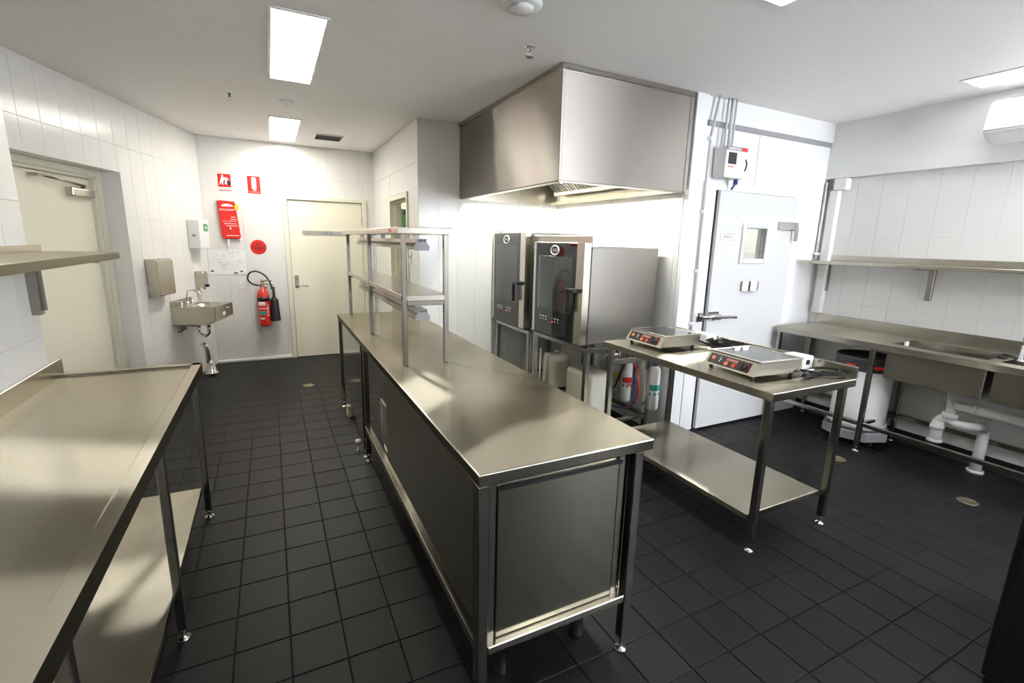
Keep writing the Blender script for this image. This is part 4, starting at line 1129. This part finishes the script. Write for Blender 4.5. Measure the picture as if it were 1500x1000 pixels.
b = MB(); b.tube([(-.765, 6.30, .36), (-.745, 6.28, .365), (-.725, 6.27, .34), (-.715, 6.275, .15)], .028, 12, sub=4); b.build('pipe', M_chrome, t)
b = MB(); b.lathe([(.03, .20), (.034, .14), (.055, .05), (.075, .035), (.075, .028), (.03, .02), (.03, .0)], (-.70, 6.275, 0), n=20); b.build('flared_foot', M_chrome, t)

YB = 6.8562
def sign(name, label, cat, x0, x1, z0, z1, m, group=None, th=.003):
    t = thing(name, label, cat, ((x0 + x1) / 2, YB, z0), 0, group)
    MB().box((x0, YB - th, z0), (x1, YB, z1), .0006).build('board', m, t)
    return t
YS = YB - .0036
def flat(pts, m, parent, name, y=YS, d=.0006):
    return MB().prism(pts, 'y', y - d, y).build(name, m, parent)
s = sign('fire_blanket_sign', 'square red and white pictogram sign above the red blanket pouch', 'sign', -.500, -.360, 2.103, 2.303, M_white)
flat([(-.497, 2.150), (-.363, 2.150), (-.363, 2.300), (-.497, 2.300)], M_red, s, 'red_field')
flat([(-.497, 2.106), (-.363, 2.106), (-.363, 2.116), (-.497, 2.116)], M_red, s, 'red_bar')
Y2 = YS - .0007
def el(cx, cz, rx, rz, n=16):
    return [(cx + rx * math.cos(2 * PI * k / n), cz + rz * math.sin(2 * PI * k / n)) for k in range(n)]
flat(el(-.447, 2.278, .011, .012), M_white, s, 'pictogram', Y2)
flat([(-.458, 2.264), (-.436, 2.264), (-.425, 2.235), (-.432, 2.222), (-.446, 2.212), (-.440, 2.175), (-.450, 2.175), (-.462, 2.205), (-.472, 2.175), (-.482, 2.175), (-.472, 2.225)], M_white, s, 'pictogram', Y2)
flat([(-.436, 2.262), (-.405, 2.262), (-.376, 2.236), (-.396, 2.238), (-.404, 2.178), (-.428, 2.186), (-.418, 2.225)], M_white, s, 'pictogram', Y2)
flat(el(-.386, 2.200, .020, .026), M_ink, s, 'pictogram', Y2 - .0006)
text('FIRE BLANKET', .019, (-.43, YS - .0004, 2.133), '-y', M_ink, s, sx=.95)
s = sign('fire_extinguisher_sign', 'red sign with a white cylinder pictogram above the extinguisher', 'sign', -.189, -.051, 2.095, 2.298, M_red)
flat([(-.145, 2.150), (-.095, 2.150), (-.095, 2.270), (-.105, 2.285), (-.135, 2.285), (-.145, 2.270)], M_white, s, 'pictogram')
flat([(-.133, 2.128), (-.100, 2.128), (-.100, 2.143), (-.133, 2.143)], M_white, s, 'pictogram')
text('FIRE EXTINGUISHER', .014, (-.120, YS - .0004, 2.112), '-y', M_white, s, sx=.95)
# blanket pouch
t = thing('fire_blanket', 'red vinyl fire blanket pouch with white pull tabs on the far wall', 'fire blanket', (-.42, YB, 1.545))
b = MB(); b.prism([(-.528, 1.995), (-.340, 1.985), (-.306, 1.565), (-.320, 1.545), (-.492, 1.546), (-.506, 1.56)], 'y', YB - .045, YB, .010); b.build('pouch', M_redpv, t)
yp = YB - .0452
b = MB(); b.prism([(-.485, 1.925), (-.36, 1.925), (-.375, 1.945), (-.43, 1.957), (-.475, 1.945)], 'y', yp - .001, yp); b.build('emblem', M_white, t)
text('FIRE BLANKET', .030, (-.425, yp - .0005, 1.885), '-y', M_white, t, sx=.85)
for k, (z, wd) in enumerate(((1.845, .05), (1.83, .03), (1.775, .08), (1.74, .15), (1.70, .11), (1.69, .10))):
    pass
b = MB(); b.box((-.485, yp - .0008, 1.752), (-.335, yp, 1.756)).box((-.39, yp - .0008, 1.80), (-.345, yp, 1.806)).box((-.40, yp - .0008, 1.775), (-.335, yp, 1.780)).box((-.455, yp - .0008, 1.582), (-.325, yp, 1.588)).box((-.415, yp - .0008, 1.655), (-.403, yp, 1.685)); b.build('print', M_white, t)
print_row(t, -.47, -.335, 1.725, .010, yp - .0002, M_white)
print_row(t, -.455, -.33, 1.700, .008, yp - .0002, M_white, seed=5)
b = MB(); b.prism(el(-.325, 1.92, .022, .038), 'y', YB - .055, YB - .047); b.build('inspection_tag', M_yellow, t)
for x in (-.445, -.315):
    b = MB(); b.box((x - .012, YB - .03, 1.455 if x < -.4 else 1.53), (x + .012, YB - .026, 1.56), .001); b.build('pull_tab', M_white, t)
b = MB(); b.cyl((-.51, YB - .05, 1.985), (-.51, YB - .04, 1.985), .008, n=10).cyl((-.35, YB - .05, 1.977), (-.35, YB - .04, 1.977), .008, n=10); b.build('eyelet', M_chrome, t)
# round sign
t = thing('round_sign', 'round red sign with dark lettering above the extinguisher hose', 'sign', (-.127, YB, 1.36))
b = MB(); b.prism(el(-.127, 1.450, .090, .090, 32), 'y', YB - .003, YB); b.build('disc', M_red, t)
print_row(t, -.15, -.105, 1.487, .014, YS, M_ink, seed=2)
print_row(t, -.195, -.06, 1.448, .010, YS, M_ink, seed=3)
print_row(t, -.19, -.065, 1.432, .010, YS, M_ink, seed=4)
print_row(t, -.17, -.085, 1.416, .009, YS, M_ink, seed=6)
b = MB(); b.box((-.21, YS - .0006, 1.461), (-.045, YS, 1.464)); b.build('rule', M_ink, t)
# evacuation plan under clear acrylic
t = thing('evacuation_plan', 'white evacuation plan sheet with thin line drawing in the corner', 'notice', (-.475, YB, 1.113))
b = MB(); b.box((-.675, YB - .004, 1.113), (-.275, YB, 1.408), .0006); b.build('sheet', M_acryl, t)
rnd = random.Random(3)
b = MB()
ye = YB - .0045
for k in range(46):
    x, z = rnd.uniform(-.63, -.33), rnd.uniform(1.17, 1.385)
    l = rnd.uniform(.012, .06)
    if rnd.random() < .55: b.box((x, ye, z), (min(x + l, -.30), ye + .0006, z + .0022))
    else: b.box((x, ye, z), (x + .0022, ye + .0006, min(z + l * .8, 1.395)))
b.build('line_drawing', M_greyink, t)
for x, z, wd in ((-.645, 1.155, .03), (-.335, 1.150, .03), (-.40, 1.130, .04)):
    b = MB(); b.box((x - wd / 2, ye, z - .008), (x + wd / 2, ye + .0006, z + .008)); b.build('key_box', M_ink, t)
# wall switch
t = thing('wall_switch', 'white wall switch plate below the evacuation plan', 'switch', (-.342, YB, .925))
b = MB(); b.box((-.382, YB - .010, .925), (-.302, YB, 1.053), .003); b.build('plate', M_plast, t)
b = MB(); b.box((-.352, YB - .014, .985), (-.332, YB - .009, 1.015), .002); b.build('rocker', M_white, t)
t = thing('doorway_switch', 'white switch plate beside the side doorway', 'switch', (1.313, 4.985, 1.36))
b = MB(); b.box((1.302, 4.945, 1.35), (1.3135, 5.025, 1.47), .003); b.build('plate', M_plast, t)
for y in (4.965, 5.0):
    b = MB(); b.box((1.298, y - .008, 1.40), (1.303, y + .008, 1.43), .002); b.build('rocker', M_grey, t)

# fire extinguisher
fx = thing('fire_extinguisher', 'red fire extinguisher with black horn hung on the far wall', 'fire extinguisher', (-.118, 6.77, .466))
cx, cy = -.118, 6.775
b = MB(); b.lathe([(.001, .466), (.062, .466), (.068, .474), (.070, .49), (.070, .84), (.066, .875), (.052, .91), (.032, .935), (.022, .945), (.022, .965), (.001, .965)], (cx, cy, 0), n=32); b.build('cylinder', M_redgl, fx)
b = MB(); b.lathe([(.0708, .785), (.0708, .835)], (cx, cy, 0), n=32); b.build('black_band', M_black, fx)
def wrap(z0, z1, a0, a1, m, nm, r=.0712):
    b = MB(); k_ = 6
    for k in range(k_):
        q0, q1 = math.radians(a0 + (a1 - a0) * k / k_), math.radians(a0 + (a1 - a0) * (k + 1) / k_)
        b.prism([(cx + r * math.cos(q0), cy + r * math.sin(q0)), (cx + r * math.cos(q1), cy + r * math.sin(q1)), (cx + (r - .002) * math.cos(q1), cy + (r - .002) * math.sin(q1)), (cx + (r - .002) * math.cos(q0), cy + (r - .002) * math.sin(q0))], 'z', z0, z1)
    return b.build(nm, m, fx)
wrap(.735, .775, 215, 285, M_white, 'label')
wrap(.748, .754, 218, 280, M_redgl, 'label_rule', .0716)
wrap(.615, .660, 220, 282, M_teal, 'label')
wrap(.69, .698, 220, 320, M_white, 'label')
wrap(.558, .575, 225, 270, M_white, 'label')
for k in range(7):
    z = .60 + k * .022
    wrap(z, z + .006, 296, 322, M_white, 'label_line')
b = MB(); b.cyl((cx, cy, .955), (cx, cy, 1.02), .020, n=16).cyl((cx, cy, 1.01), (cx, cy - .02, 1.055), .012, n=12).cyl((cx, cy, .985), (cx - .045, cy, .98), .011, n=12).cyl((cx + .015, cy - .01, .95), (cx + .05, cy - .02, .955), .010, n=10); b.build('valve', M_brass, fx)
b = MB(); b.tube([(cx - .01, cy - .01, 1.02), (cx + .05, cy - .03, 1.045), (cx + .11, cy - .03, 1.035)], .007, 8).tube([(cx, cy - .01, .995), (cx + .06, cy - .03, 1.0), (cx + .12, cy - .03, .985)], .007, 8); b.build('squeeze_handle', M_tube, fx)
b = MB(); b.tube([(cx - .045, cy, .98), (cx - .11, cy - .01, 1.0), (cx - .155, cy - .01, 1.06), (cx - .13, cy - .01, 1.135), (cx - .05, cy - .01, 1.155), (cx + .04, cy - .02, 1.10), (cx + .09, cy - .02, 1.01), (cx + .105, cy - .02, .93)], .010, 10, sub=5); b.build('hose', M_black, fx)
b = MB(); b.lathe([(.001, .96), (.016, .96), (.018, .84), (.030, .815), (.046, .80), (.048, .79), (.060, .545), (.063, .53), (.056, .528), (.001, .55)], (cx + .122, cy - .012, 0), n=24); b.build('horn', M_black, fx)
b = MB(); b.box((cx - .03, 6.845, .80), (cx + .03, 6.857, .96), .002).box((cx - .074, 6.77, .80), (cx + .074, 6.85, .815), .002); b.build('wall_bracket', M_tube, fx)
